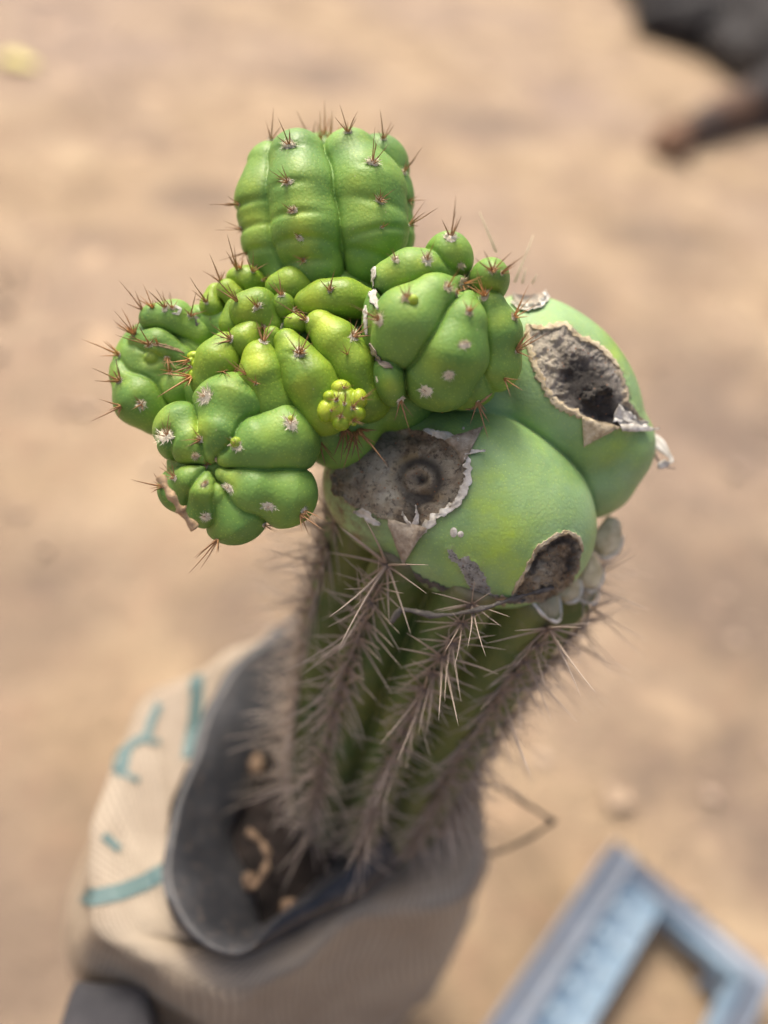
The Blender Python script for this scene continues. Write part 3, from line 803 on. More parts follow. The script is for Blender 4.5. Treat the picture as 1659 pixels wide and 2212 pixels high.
def areole(b, x, y, wool=13, sp=45, kind='b', wk='w', bias=(0, -.35), n2=True):
    p, n = on(b, x, y, 0)
    if wool: place(WLM[wk, rnd.randrange(4)], 'areole', b.o, p, n, wool * S0 * 1.55, rnd.uniform(0, 6.28), (rnd.uniform(.75, 1.15), rnd.uniform(.5, 1), 1))
    if sp:
        d = (n + RV * bias[0] - UV * bias[1]).normalized()
        place(SPM[kind, rnd.randrange(5)], 'spine_cluster', b.o, p + n * .5 * S0, d, sp * S0 * rnd.uniform(1.1, 1.35), rnd.uniform(0, 6.28))
    return p, n
for a in [(585, 303, 11, 46, 'b'), (625, 314, 24, 48, 'b'), (524, 363, 13, 50, 'b'), (622, 393, 15, 42, 'b'), (516, 441, 8, 46, 'b'), (633, 455, 15, 34, 'b'), (522, 495, 9, 42, 'b'), (647, 513, 14, 26, 'b'),
          (533, 546, 5, 40, 'b'), (657, 562, 9, 34, 'b'), (655, 276, 7, 50, 'b'), (700, 290, 9, 44, 'o'), (690, 284, 0, 50, 'o'), (752, 285, 15, 50, 'b'), (720, 280, 6, 54, 'o'), (805, 352, 24, 44, 'b'), (828, 300, 12, 46, 'b'), (872, 372, 12, 44, 'b'),
          (821, 433, 15, 44, 'b'), (883, 434, 4, 38, 'b'), (884, 486, 10, 48, 'b'), (825, 491, 6, 26, 'b')]:
    areole(TOP, *a)
def nub(b, x, y, r):
    me = bpy.data.meshes.new('lobe'); bm = bmesh.new(); bmesh.ops.create_icosphere(bm, subdivisions=3, radius=r * S0)
    p, n = on(b, x, y, r * .1)
    for v in bm.verts: v.co = v.co * (1 + .1 * mnoise.noise(v.co * 900)) + p
    bm.to_mesh(me); bm.free()
    for q in me.polygons: q.use_smooth = True
    attr(me, 'young', [.6] * len(me.vertices)); link('lobe', me, M['crest'], b.o)
for a in [(856, 561, 16, 26), (922, 561, 17, 40), (974, 512, 20, 52), (996, 574, 15, 0, 'o', 't'), (1000, 613, 20, 34, 'o', 't'), (967, 620, 15, 34, 'o', 't'), (985, 632, 11, 20, 'o', 't'), (880, 644, 20, 34, 'b', 't'), (821, 691, 18, 50), (1013, 672, 13, 34, 'o', 't'),
          (1048, 639, 14, 46, 'o', 't'), (1065, 584, 15, 54), (1110, 685, 14, 50, 'o', 't'), (1003, 745, 15, 14), (970, 809, 15, 16), (921, 844, 16, 16), (1116, 757, 13, 56), (865, 864, 13, 50, 'b', 'w', (0, .7)), (1090, 818, 0, 46), (955, 900, 4, 46, 'b', 'w', (0, .6)),
          (1032, 868, 7, 50, 'b', 'w', (.3, .6)), (792, 634, 12, 44), (815, 820, 7, 0), (1084, 590, 8, 44)]:
    areole(RB, *a)
for a in [(445, 856, 22, 22), (359, 942, 22, 36), (434, 949, 17, 34), (422, 985, 12, 22, 'b', 't'), (467, 992, 12, 14, 'b', 't'), (513, 962, 22, 30), (628, 914, 20, 36), (445, 1007, 13, 22, 'o', 't'), (442, 1046, 13, 16, 'o', 't'), (495, 1053, 16, 18),
          (581, 1093, 17, 14), (656, 1103, 15, 40, 'b', 'w', (.2, .5)), (445, 1116, 16, 18), (377, 1032, 12, 36), (470, 1166, 6, 60, 'b', 'w', (-.1, .5)), (350, 1050, 7, 50, 'b', 'w', (-.4, 0)), (570, 1134, 11, 26, 'b', 'w', (0, .4)), (650, 1112, 5, 46, 'b', 'w', (.2, .5)), (688, 1085, 6, 34, 'b', 'w', (.5, .3)), (385, 1120, 4, 44, 'b', 'w', (-.5, .3)), (455, 1003, 0, 26, 'o')]:
    areole(LB, *a)
nub(LB, 511, 956, 12); nub(LB, 628, 905, 7); nub(RB, 893, 649, 11)
for a in [(512, 582, 4, 50), (476, 606, 4, 44), (546, 586, 7, 40), (446, 652, 8, 46), (480, 600, 3, 40, 'o'), (520, 580, 3, 34, 'o'), (566, 606, 4, 30)]:
    areole(BL, *a)
for a in [(358, 665, 14, 46), (412, 682, 12, 44), (451, 700, 12, 46), (322, 744, 12, 52), (361, 772, 10, 46), (258, 822, 13, 52), (305, 873, 16, 36, 'b', 'w', (-.3, -.1)), (290, 720, 9, 46, 'o'), (299, 686, 9, 46, 'o'), (258, 766, 8, 52, 'o'),
          (307, 668, 0, 44), (322, 939, 4, 52, 'b', 'w', (-.3, .4)), (260, 878, 4, 52, 'b', 'w', (-.5, .2)), (367, 802, 8, 34, 'o'), (340, 742, 5, 34, 'o'), (330, 664, 0, 40, 'o'), (372, 665, 9, 30, 'o', 't'), (290, 722, 7, 50)]:
    areole(LP, *a)
allc = CREST
def near(x, y):
    best = None
    for b in CREST + [BASE]:
        h = b.bvh.ray_cast(CAM, ray(x, y))
        if h[0] is not None:
            d = (h[0] - CAM).length
            if best is None or d < best[0]: best = (d, b)
    return best[1] if best else BASE
for a in [(556, 663, 15, 42), (608, 638, 11, 44), (713, 626, 12, 48), (635, 671, 11, 48), (663, 691, 11, 52), (763, 727, 17, 48), (647, 762, 17, 50), (569, 738, 12, 42), (569, 706, 9, 30, 'b', 't'), (608, 703, 8, 0), (499, 733, 12, 46),
          (512, 650, 0, 50), (553, 828, 5, 34), (483, 803, 0, 44), (506, 803, 0, 44), (530, 808, 0, 40), (750, 765, 0, 30), (745, 925, 5, 74, 'b', 'w', (.1, 1.0)), (775, 930, 4, 78, 'b', 'w', (.6, .9)), (790, 700, 6, 46), (690, 955, 0, 50, 'b', 'w', (.0, .8)), (765, 935, 0, 70, 'b', 'w', (.3, 1.2))]:
    areole(near(a[0], a[1]), *a)
for a in [(727, 864, 7, 34), (743, 837, 5, 30), (736, 899, 8, 30), (762, 880, 8, 34), (715, 887, 4, 24), (783, 861, 5, 30), (763, 908, 5, 30, 'b', 'w', (.2, .8)), (744, 872, 6, 34)]:
    areole(MINI, *a)
areole(MINI2, 413, 792, 8, 50, 'b', 'w', (-.8, -.1)); areole(MINI2, 409, 778, 4, 44, 'o', 'w', (-.8, .2)); areole(MINI2, 412, 815, 0, 60, 'o', 'w', (-1, .3))
# rootstock areoles
for k in range(NR):
    ph = PH + k * 2 * math.pi / NR
    phn = (ph + math.pi) % (2 * math.pi) - math.pi
    if abs(phn) > R(125): continue
    for i in range(20):
        t = .04 + i * .051 + rnd.uniform(-.006, .006) + (k % 2) * .02
        if t > .965: continue
        p = stem_pt(ph, t, .0004)
        out = (toward * math.cos(ph) + side * math.sin(ph)).normalized()
        place(WLM['g', rnd.randrange(4)], 'areole', ROOT, p, out, .0030, rnd.uniform(0, 6), (.8, 1.2, 1))
        place(SPM['g', rnd.randrange(5)], 'spine_cluster', ROOT, p, (out - AX * .22 + Vector((rnd.uniform(-.15, .15),) * 3)).normalized(), .0215 * rnd.uniform(.7, 1.2), rnd.uniform(0, 6.28))
# pale scar papers beside the big pup
ribbon(RB, [(812, 578), (803, 600), (800, 625), (808, 650), (818, 668)], 14, 'dry_flake', M['paper'], RB.o, lift=1, curl=3, label='cream papery scar')
ribbon(RB, [(800, 742), (812, 770), (826, 785), (848, 796)], 11, 'dry_flake', M['paper_brown'], RB.o, lift=1, curl=3)
ribbon(RB, [(791, 660), (790, 690), (793, 725)], 7, 'dry_flake', M['paper'], RB.o, lift=1, curl=2)
ribbon(LP, [(322, 742), (350, 746), (385, 756), (398, 764)], 6, 'dry_flake', M['twig'], LP.o, lift=.5, curl=1)
ribbon(LP, [(366, 664), (378, 662), (390, 668), (384, 678), (372, 678)], 5, 'dry_flake', M['paper'], LP.o, lift=.5, curl=1)
ribbon(LP, [(420, 682), (428, 692), (424, 704)], 16, 'dry_flake', M['darktwig'], LP.o, lift=.3, curl=.6)
ribbon(RB, [(1006, 902 - 8), (1035, 872), (1062, 850)], 4, 'dry_flake', M['twig'], RB.o, lift=.5, curl=1)

for a, b_ in (((1072, 545), (1036, 458)), ((1112, 610), (1152, 508)), ((1128, 612), (1136, 580)), ((1150, 612), (1160, 592))):
    p0 = L(a[0], a[1], -175); p1 = L(b_[0], b_[1], -160)
    V, Fs = tube([p0.lerp(p1, t) for t in (0, .3, .6, 1)], [2.6 * S0, 2.2 * S0, 1.7 * S0, .9 * S0], 6)
    link('long_spine', mesh_py('long_spine', V, Fs), M['wool_tan'], gp)

# ------------------------------------------------------------------ loose twigs
tw = [L(346, 1030, 105), L(362, 1058, 108), L(382, 1088, 100), L(398, 1112, 88), L(420, 1140, 70)]
td = dens(tw, 6)
V, Fs = tube(td, [(7.5 + 2.2 * math.sin(i * .9) + (3 if i in (0, 15, 24) else 0)) * S0 for i in range(len(td))], 9, .5, 2)
tag(link('dry_twig', mesh_py('dry_twig', V, Fs), M['twig']), 'short tan dry twig lying against the lower left pup', 'twig')
st = [on(GL, 1192, 1266, 6)[0], on(GL, 1150, 1277, 7)[0], on(GL, 1100, 1290, 7)[0], L(1050, 1312, -20), L(985, 1326, -50), L(930, 1328, -60), L(870, 1318, -70), L(845, 1345, -80)]
sd_ = dens(st, 6)
V, Fs = tube(sd_, [(4.6 + 2.0 * mnoise.noise(Vector((i * .5, 2, 7))) + 1.2 * math.sin(i * .7)) * S0 * (1 if i < 30 else 1.5) for i in range(len(sd_))], 8, .6, 5)
tag(link('withered_vine', mesh_py('withered_vine', V, Fs), M['darktwig']), 'dark shrivelled stem wrapped round the graft under the globe', 'vine')
SOILH = G(772, 1850).z  # ground helper keeps z = 0
HB = BPt.z              # height of the soil round the rootstock
RIMH = HB + .020
gt = [P(985, 1660, .355), P(1060, 1692, .36), P(1130, 1732, .365), P(1196, 1774, .37)]
g2 = [P(1196, 1774, .37), P(1150, 1806, .372), P(1080, 1838, .375), P(1000, 1860, .378), P(890, 1878, .382)]
gd = dens(gt, 5) + dens(g2, 5)[1:]
V, Fs = tube(gd, [(4.0 + (2.2 if 13 < i < 17 else 0) + .8 * (i % 5 == 0)) * .37 / F_PX for i in range(len(gd))], 7, .3, 8)
tag(link('dry_grass_stalk', mesh_py('dry_grass_stalk', V, Fs), M['stalk']), 'thin dark grass stalk bent sharply, poking out right of the pot', 'stalk')

# ------------------------------------------------------------------ pot
def closed(pts, m):
    n = len(pts); out = []
    for i in range(n):
        p0, p1, p2, p3 = pts[i - 1], pts[i], pts[(i + 1) % n], pts[(i + 2) % n]
        for k in range(m):
            t = k / m
            out.append(.5 * ((2 * p1) + (p2 - p0) * t + (2 * p0 - 5 * p1 + 4 * p2 - p3) * t * t + (3 * p1 - p0 - 3 * p2 + p3) * t ** 3))
    return out
def loft(name, rings, mat, parent=None, cap=None, wr=0.0, seed=0, mats=None):
    V = []; Fs = []; n = len(rings[0])
    for a, rg in enumerate(rings):
        for i, p in enumerate(rg):
            if wr:
                q = p * 22; d = Vector((mnoise.noise(q + Vector((seed, 0, 0))), mnoise.noise(q + Vector((0, seed, 5))), .4 * mnoise.noise(q + Vector((9, 0, seed))))) * wr + Vector((mnoise.noise(q * 2.7), mnoise.noise(q * 2.9 + Vector((4, 4, 4))), mnoise.noise(q * 2.5 + Vector((8, 1, 2))))) * wr * .3
                p = p + d
            V.append(p)
        if a:
            for i in range(n):
                q = (a - 1) * n; Fs.append((q + i, q + n + i, q + n + (i + 1) % n, q + (i + 1) % n))
    if cap == 'end': Fs.append(tuple((len(rings) - 1) * n + i for i in range(n)))
    return link(name, mesh_py(name, V, Fs), mat, parent)
def mat_pot():
    n = N('black_plastic'); f = n.noise(35, 5, .6); g = n.noise(300, 4, .7)
    c = n.mix(n.ramp(f, [(.4, 0.0), (.7, 1.0)]), (.022, .023, .026), (.055, .055, .058))
    c = n.mix(n.math('MULTIPLY', n.ramp(g, [(.55, 0.0), (.7, 1.0)]), .4), c, (.16, .12, .09))
    return n.done(c, .5, n.bump(f, .5, .004))
M['pot'] = mat_pot()
pot = empty('plant_pot', Vector((BPt.x, BPt.y, HB - .12)))
tag(pot, 'soft black plastic plant pot holding the cactus, its lip folded over unevenly', 'plant pot')
outer = [(640, 1335), (565, 1395), (480, 1480), (418, 1590), (378, 1720), (358, 1860), (368, 1965), (425, 2030), (520, 2058), (620, 2015), (740, 1955), (830, 1900), (900, 1825), (960, 1740), (1010, 1640), (1000, 1540), (940, 1440), (820, 1350), (720, 1315)]
inner = [(700, 1440), (640, 1500), (590, 1580), (545, 1665), (505, 1755), (520, 1822), (556, 1880), (570, 1940), (590, 1985), (640, 1975), (730, 1920), (800, 1870), (860, 1800), (910, 1720), (930, 1640), (915, 1560), (870, 1490), (800, 1440), (750, 1425)]
BUL = closed([G(x, y, RIMH - .012) for x, y in outer], 6)
sw = {(620, 2015): (600, 1995), (740, 1955): (690, 1922), (830, 1900): (768, 1852), (900, 1825): (835, 1782), (960, 1740): (900, 1700), (590, 1985): (574, 1958), (640, 1975): (608, 1942), (730, 1920): (676, 1888), (800, 1870): (742, 1826), (860, 1800): (800, 1764)}
outer = [sw.get(p, p) for p in outer]; inner = [sw.get(p, p) for p in inner]
O = closed([G(x, y, RIMH) for x, y in outer], 6); I = closed([G(x, y, RIMH) for x, y in inner], 6)
cen = sum(I, Vector()) / len(I); up = Vector((0, 0, 1))
def lerp(A, B, t, dz=0): return [a.lerp(b, t) + up * dz for a, b in zip(A, B)]
cO = lambda s, dz: [cen + (p - cen) * s + up * dz for p in O]
cI = lambda s, dz: [cen + (p - cen) * s + up * dz for p in I]
cB = lambda s, dz: [cen + (p - cen) * s + up * dz for p in BUL]
rings = [cB(.80, -.16), cB(.90, -.09), cB(.96, -.03), cB(.99, -.010), cB(1.0, 0), [a.lerp(b, .6) + up * .004 for a, b in zip(BUL, O)], cO(1.0, -.001), lerp(O, I, .04, .0012), lerp(O, I, .12, .0005), lerp(O, I, .35, -.004), lerp(O, I, .65, -.010), lerp(O, I, .88, -.016), cI(1.0, -.022), cI(1.0, -.03), cI(.98, -.04)]
po = loft('pot_body', rings, M['pot'], pot, None, .005, 3)
M['husk'] = simple('brown_husk', (.12, .075, .045), (.30, .20, .12), 300, .9)
M['soil'] = simple('dark_potting_soil', (.006, .004, .003), (.026, .016, .012), 140, .95, 400, .003, 1.0)
srings = []
for s in (1.02, .9, .75, .6, .4, .2, .02):
    rg = []
    for p in cI(s, -.026):
        q = p * 120
        rg.append(p + up * (.003 * mnoise.fractal(q, .8, 2, 3) + .002 * (1 - s)))
    srings.append(rg)
loft('soil', srings, M['soil'], pot)
# crumbs, husks and roots on the soil
def lump(name, x, y, d, rx, ry, rz, mat, parent, seed, lab=None, top=False, cat=None):
    bm = bmesh.new(); bmesh.ops.create_icosphere(bm, subdivisions=3, radius=1)
    s = d / F_PX; c = P(x, y, d)
    for v in bm.verts:
        q = v.co * (1 + .35 * mnoise.noise(v.co * 1.7 + Vector((seed, 0, 0))) + .15 * mnoise.noise(v.co * 5 + Vector((0, seed, 0))))
        v.co = c + RV * q.x * rx * s + UV * q.y * ry * s - fw * q.z * rz * s
    me = bpy.data.meshes.new(name); bm.to_mesh(me); bm.free()
    for p in me.polygons: p.use_smooth = True
    return link(name, me, mat, parent)
def depth_at(x, y, h): return (G(x, y, h) - CAM).dot(fw)
for i, (x, y, rx, ry) in enumerate([(556, 1655, 16, 24), (640, 1672, 12, 10), (540, 1905, 16, 22), (625, 1965, 22, 26), (655, 1700, 9, 8), (610, 2000, 12, 18), (800, 1780, 8, 26), (700, 1890, 14, 10), (610, 1900, 14, 9), (680, 1830, 18, 12), (760, 1850, 15, 10)]):
    lump('soil_crumb', x, y, depth_at(x, y, RIMH - .018) - .004, rx, ry, 10, M['husk'] if i in (0, 1, 2, 3, 5, 6) else M['soil'], pot, i)
rt = dens([P(535, 1795, depth_at(535, 1795, RIMH - .01)), P(565, 1820, depth_at(565, 1820, RIMH - .01)), P(578, 1850, depth_at(578, 1850, RIMH - .01)), P(570, 1885, depth_at(570, 1885, RIMH - .012)), P(545, 1920, depth_at(545, 1920, RIMH - .012))], 5)
V, Fs = tube(rt, [6.5 * .38 / F_PX * (1 + .4 * math.sin(i)) for i in range(len(rt))], 7, .5, 3)
link('dry_root', mesh_py('dry_root', V, Fs), M['husk'], pot)

# ------------------------------------------------------------------ woven sack
def mat_sack():
    n = N('woven_plastic'); s = n.t.nodes.new('ShaderNodeSeparateXYZ'); n.l(n.t.nodes['Texture Coordinate'].outputs['UV'], s.inputs[0])
    u = n.math('SINE', n.math('MULTIPLY', s.outputs[0], 2 * math.pi * 85)); v = n.math('SINE', n.math('MULTIPLY', s.outputs[1], 2 * math.pi * 80))
    wv = n.math('MULTIPLY', n.math('ADD', n.math('ABSOLUTE', u), n.math('ABSOLUTE', v)), .5)
    f = n.noise(14, 4, .6)
    c = n.mix(n.ramp(f, [(.35, 0.0), (.65, 1.0)]), (.30, .235, .165), (.42, .345, .25))
    c = n.mix(n.math('MULTIPLY', n.ramp(wv, [(.3, 1.0), (.75, 0.0)]), .75), c, (.13, .10, .075))
    c = n.mix(n.math('MULTIPLY', n.ramp(n.noise(60, 5, .7), [(.6, 0.0), (.75, 1.0)]), .4), c, (.22, .16, .11))
    return n.done(c, .55, n.bump(wv, .6, .0006, n.bump(n.noise(40, 3, .5), .5, .003)))
M['sack'] = mat_sack()
M['teal'] = simple('teal_print', (.065, .125, .125), (.09, .155, .15), 60, .6)
sack = empty('woven_sack', Vector((BPt.x, BPt.y - .02, 0)))
tag(sack, 'beige woven plastic sack with teal printed border, wrapped round the black pot', 'sack')
shoul = [(640, 1340), (560, 1368), (480, 1405), (425, 1458), (335, 1498), (268, 1620), (222, 1770), (178, 1930), (190, 2010), (300, 2080), (470, 2130), (640, 2100), (800, 2010), (930, 1955), (1035, 1870), (1062, 1800), (1040, 1730), (1020, 1560), (900, 1380)]
H1 = RIMH - .020
SH = closed([G(x, y, H1) for x, y in shoul], 6)
PI_ = [cen + (p - cen) * .95 + up * -.012 for p in BUL]
low = [(640, 1500), (560, 1520), (480, 1560), (400, 1620), (310, 1700), (230, 1800), (180, 1920), (165, 2060), (200, 2200), (300, 2300), (470, 2370), (640, 2340), (780, 2270), (870, 2200), (960, 2080), (1000, 1960), (990, 1860), (950, 1720), (850, 1600)]
LW = closed([G(x, y, H1 - .14) for x, y in low], 6)
BT = [Vector((p.x, p.y, .002)).lerp(Vector((sack.location.x, sack.location.y, .002)), .12) for p in LW]
srg = [PI_, [a.lerp(b, .35) + up * -.002 for a, b in zip(PI_, SH)], [a.lerp(b, .75) + up * .001 for a, b in zip(PI_, SH)], SH]
for k in range(1, 14): srg.append([a.lerp(b, k / 13) for a, b in zip(SH, LW)])
for k in range(1, 9): srg.append([a.lerp(b, k / 8) for a, b in zip(LW, BT)])
sk = loft('sack_body', srg, M['sack'], sack, 'end', .009, 6)
uvl = sk.data.uv_layers.new(name='UVMap'); nn_ = len(SH)
for p in sk.data.polygons:
    for li, vi in zip(p.loop_indices, p.vertices):
        a, i = divmod(vi, nn_)
        if len(p.vertices) == 4 and i == 0 and any((w_ % nn_) == nn_ - 1 for w_ in p.vertices): i = nn_
        uvl.data[li].uv = (i / nn_, a / 24)
sdg = bpy.context.evaluated_depsgraph_get()
SKB = Body(); SKB.V = [v.co.copy() for v in sk.data.vertices]; SKB.bvh = BVHTree.FromPolygons(SKB.V, [tuple(p.vertices) for p in sk.data.polygons]); SKB.cen = Vector((BPt.x, BPt.y, H1)); SKB.o = sk
def print_strip(pts, width, name='printed_stripe', label=None):
    V = []; Fs = []; dense = []
    for (a, b) in zip(pts[:-1], pts[1:]):
        n = max(2, int(math.hypot(b[0] - a[0], b[1] - a[1]) / 8))
        for i in range(n): dense.append((a[0] + (b[0] - a[0]) * i / n, a[1] + (b[1] - a[1]) * i / n))
    dense.append(pts[-1]); n = len(dense)
    for i, (x, y) in enumerate(dense):
        a = dense[max(0, i - 1)]; b = dense[min(n - 1, i + 1)]; tx, ty = b[0] - a[0], b[1] - a[1]; l = math.hypot(tx, ty) + 1e-6
        for j in range(5):
            ww = width * (j / 4 - .5)
            q, nr_ = on(SKB, x - ty / l * ww, y + tx / l * ww, 0); V.append(q + nr_ * .0007)
        if i:
            for j in range(4): q = (i - 1) * 5 + j; Fs.append((q, q + 1, q + 6, q + 5))
    o = link(name, mesh_py(name, V, Fs), M['teal'], sk)
    if label: o['label'] = label
print_strip([(426, 1458), (424, 1500), (420, 1550), (405, 1640)], 27, label='teal printed band across the sack shoulder')
print_strip([(184, 1930), (200, 1940), (260, 1928), (310, 1908), (365, 1878), (400, 1850)], 36, label='teal printed band near the lower fold')
print_strip([(345, 1520), (325, 1560), (318, 1590), (290, 1605), (268, 1625), (258, 1668), (262, 1678)], 18, 'printed_letter')
print_strip([(268, 1620), (258, 1672)], 34, 'printed_letter'); print_strip([(300, 1598), (345, 1604)], 12, 'printed_letter'); print_strip([(262, 1672), (300, 1686)], 12, 'printed_letter')
print_strip([(222, 1806), (235, 1815), (258, 1836)], 18, 'printed_letter')

# ------------------------------------------------------------------ dark folded bag, lower left
M['darkcloth'] = simple('dark_grey_cloth', (.03, .03, .034), (.055, .052, .056), 60, .9, 500, .001, .7)
hB = .31
bg = [(150, 2120), (165, 2112), (230, 2122), (320, 2134), (333, 2150), (345, 2260), (350, 2380), (330, 2400), (200, 2400), (110, 2390), (108, 2330), (128, 2190)]
BG = closed([G(x, y, hB) for x, y in bg], 5); bc = sum(BG, Vector()) / len(BG)
rg = [[bc + (p - bc) * s + up * z for p in BG] for s, z in ((.02, .004), (.5, .005), (.85, .003), (.96, -.001), (1, -.008), (1.02, -.05), (1.0, -.14), (1.02, -.30))]
tag(loft('folded_cloth', rg, M['darkcloth'], None, 'end', .004, 12), 'dark grey folded cloth with a straight edge in the lower left corner', 'cloth')

# ------------------------------------------------------------------ ground
def mat_ground():
    n = N('dry_earth')
    a = n.noise(1.1, 4, .55); b = n.noise(5.5, 5, .6, dist=.3); c = n.noise(22, 5, .65)
    col = n.ramp(b, [(.30, (.19, .137, .086)), (.45, (.295, .213, .132)), (.60, (.38, .282, .175)), (.75, (.475, .365, .235))])
    col = n.mix(n.math('MULTIPLY', n.ramp(a, [(.42, 0.0), (.62, 1.0)]), .75), col, (.26, .195, .155))
    col = n.mix(n.math('MULTIPLY', n.ramp(c, [(.5, 0.0), (.72, 1.0)]), .5), col, (.27, .165, .11))
    col = n.mix(n.math('MULTIPLY', n.ramp(n.noise(9, 3, .5), [(.62, 0.0), (.72, 1.0)]), .6), col, (.62, .45, .28))
    # soft tree shade painted into the earth colour as darker ragged patches
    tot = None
    for (x, y, r_) in SHADE_PATCHES:
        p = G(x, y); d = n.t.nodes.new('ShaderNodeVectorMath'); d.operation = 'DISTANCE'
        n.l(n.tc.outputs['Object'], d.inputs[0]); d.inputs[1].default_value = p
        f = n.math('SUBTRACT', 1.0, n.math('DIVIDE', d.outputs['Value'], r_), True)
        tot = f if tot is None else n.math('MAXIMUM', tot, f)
    shade_f = n.math('MULTIPLY', tot, n.ramp(n.noise(7, 5, .65, dist=.5), [(.32, 0.1), (.62, 1.0)]))
    col = n.mix(n.math('MULTIPLY', n.math('MULTIPLY', shade_f, 1.8, True), .75), col, (.16, .118, .088))
    return n.done(col, .95, n.bump(n.noise(60, 6, .7), .7, .01, n.bump(b, .6, .04)))
SHADE_PATCHES = [(1560, 850, .34), (1600, 1250, .30), (1500, 1600, .20), (60, 2000, .16), (540, 1330, .13), (1050, 250, .22), (1650, 1750, .14), (700, 150, .2), (80, 1250, .12), (420, 420, .14), (1450, 520, .2)]
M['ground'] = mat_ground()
me = bpy.data.meshes.new('ground'); bm = bmesh.new()
bmesh.ops.create_grid(bm, x_segments=120, y_segments=120, size=1)
for v in bm.verts:
    x = math.copysign(abs(v.co.x) ** 3, v.co.x) * 60; y = math.copysign(abs(v.co.y) ** 3, v.co.y) * 60 + 1
    v.co = Vector((x, y, -.012 + .012 * mnoise.fractal(Vector((x * 1.7, y * 1.7, 0)), .9, 2, 3) * (1 if abs(x) < 20 and abs(y) < 20 else 0)))
bm.to_mesh(me); bm.free()
for p in me.polygons: p.use_smooth = True
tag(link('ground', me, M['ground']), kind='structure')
# pebbles and clods: one loose mass
V = []; Fs = []; r = random.Random(3)
ico = bmesh.new(); bmesh.ops.create_icosphere(ico, subdivisions=1, radius=1); iv = [v.co.copy() for v in ico.verts]; ifs = [[v.index for v in f.verts] for f in ico.faces]; ico.free()
for i in range(900):
    y = r.uniform(-.1, 3.6); x = r.uniform(-1, 1) * (.6 + y * .6); s = r.uniform(.002, .009) * (1 + (r.random() < .02) * .8); b = len(V)
    for q in iv: V.append(Vector((x, y, -.008)) + Vector((q.x * s * 1.3, q.y * s, q.z * s * .7)) * (1 + .3 * mnoise.noise(q + Vector((i, 0, 0)))))
    Fs += [tuple(b + k for k in f) for f in ifs]
M['peb'] = simple('pebbles', (.25, .17, .12), (.50, .40, .30), 8, .9)
tag(link('pebbles', mesh_py('pebbles', V, Fs), M['peb']), 'small pebbles and clods scattered over the dry ground', 'pebbles', kind='stuff')
# fallen leaves
def leaf(name, x, y, lx, ly, rot, mat, label):
    c = G(x, y, -.010); V = []; Fs = []
    for i in range(9):
        t = i / 8; wdt = math.sin(math.pi * min(1, t * .94 + .03)) ** .8 * ly
        for j in range(5):
            s = j / 4 * 2 - 1; px, py = (t - .5) * 2 * lx, s * wdt
            ca, sa = math.cos(rot), math.sin(rot)
            V.append(c + Vector((px * ca - py * sa, px * sa + py * ca, .004 + .012 * s * s * ly / .03 + .006 * math.sin(t * 5))))
        if i:
            for j in range(4): q = (i - 1) * 5 + j; Fs.append((q, q + 1, q + 6, q + 5))
    o = link(name, mesh_py(name, V, Fs), mat); m = o.modifiers.new('t', 'SOLIDIFY'); m.thickness = .0008
    tag(o, label, 'leaf'); return o
M['yleaf'] = simple('yellow_leaf', (.66, .58, .16), (.76, .68, .28), 60, .6)
M['tleaf'] = simple('pale_dry_leaf', (.33, .24, .165), (.38, .29, .2), 60, .7)
leaf('fallen_leaf', 40, 146, .044, .034, .4, M['yleaf'], 'yellow fallen leaf on the bare ground at the upper left')
leaf('fallen_leaf', 1325, 1725, .017, .015, 1.0, M['tleaf'], 'pale dry leaf on the ground above the blue crate frame')

# ------------------------------------------------------------------ blue plastic frame
def mat_blue(name, c1, c2, t=.0):
    n = N(name); f = n.noise(20, 4, .6)
    c = n.mix(n.ramp(f, [(.35, 0.0), (.65, 1.0)]), c1, c2)
    c = n.mix(n.math('MULTIPLY', n.ramp(n.noise(70, 5, .7), [(.55, 0.0), (.7, 1.0)]), .3), c, (.35, .27, .2))
    return n.done(c, .45, n.bump(f, .2, .002))
M['blue'] = mat_blue('pale_blue_plastic', (.19, .28, .37), (.25, .34, .43)); M['blued'] = mat_blue('dark_blue_plastic', (.16, .19, .235), (.20, .23, .28))
crate = empty('plastic_stool', G(1400, 2150, 0))
tag(crate, 'pale blue plastic stool with a square opening, on the ground at the lower right', 'stool')
HT = .032
A = G(1330, 1822, HT); Bq = G(1668, 2108, HT); Cq = G(872, 2330, HT)
ex = (Bq - A); ex.z = 0; W1 = ex.length; ex.normalize(); ey = (Cq - A); ey.z = 0; ey -= ex * ey.dot(ex); ey.normalize(); LN = .62
def bar(name, u0, u1, v0, v1, z0, z1, mat, parent=crate, bev=.0018):
    me = bpy.data.meshes.new(name); bm = bmesh.new(); bmesh.ops.create_cube(bm, size=1)
    for v in bm.verts:
        u = u0 + (v.co.x + .5) * (u1 - u0); q = v0 + (v.co.y + .5) * (v1 - v0); z = z0 + (v.co.z + .5) * (z1 - z0)
        v.co = A * 1.0 + ex * u + ey * q; v.co.z = z
    bmesh.ops.bevel(bm, geom=bm.edges[:], offset=bev, segments=2, affect='EDGES')
    bmesh.ops.recalc_face_normals(bm, faces=bm.faces)
    bm.to_mesh(me); bm.free()
    for p in me.polygons: p.use_smooth = True
    return link(name, me, mat, parent)
wl_ = .13 * W1; pu = .37 * W1; rr0 = .86 * W1; ro = .90 * W1
bar('rim_bar', 0, wl_, 0, LN, .008, HT, M['blued']); bar('rim_bar', wl_ + .0005, W1, 0, .013, .008, HT, M['blued']); bar('rim_bar', ro + .0005, W1, .0135, LN, .008, HT - .001, M['blued']); bar('rim_bar', wl_ + .001, ro, LN - .03, LN, .008, HT - .001, M['blued'])
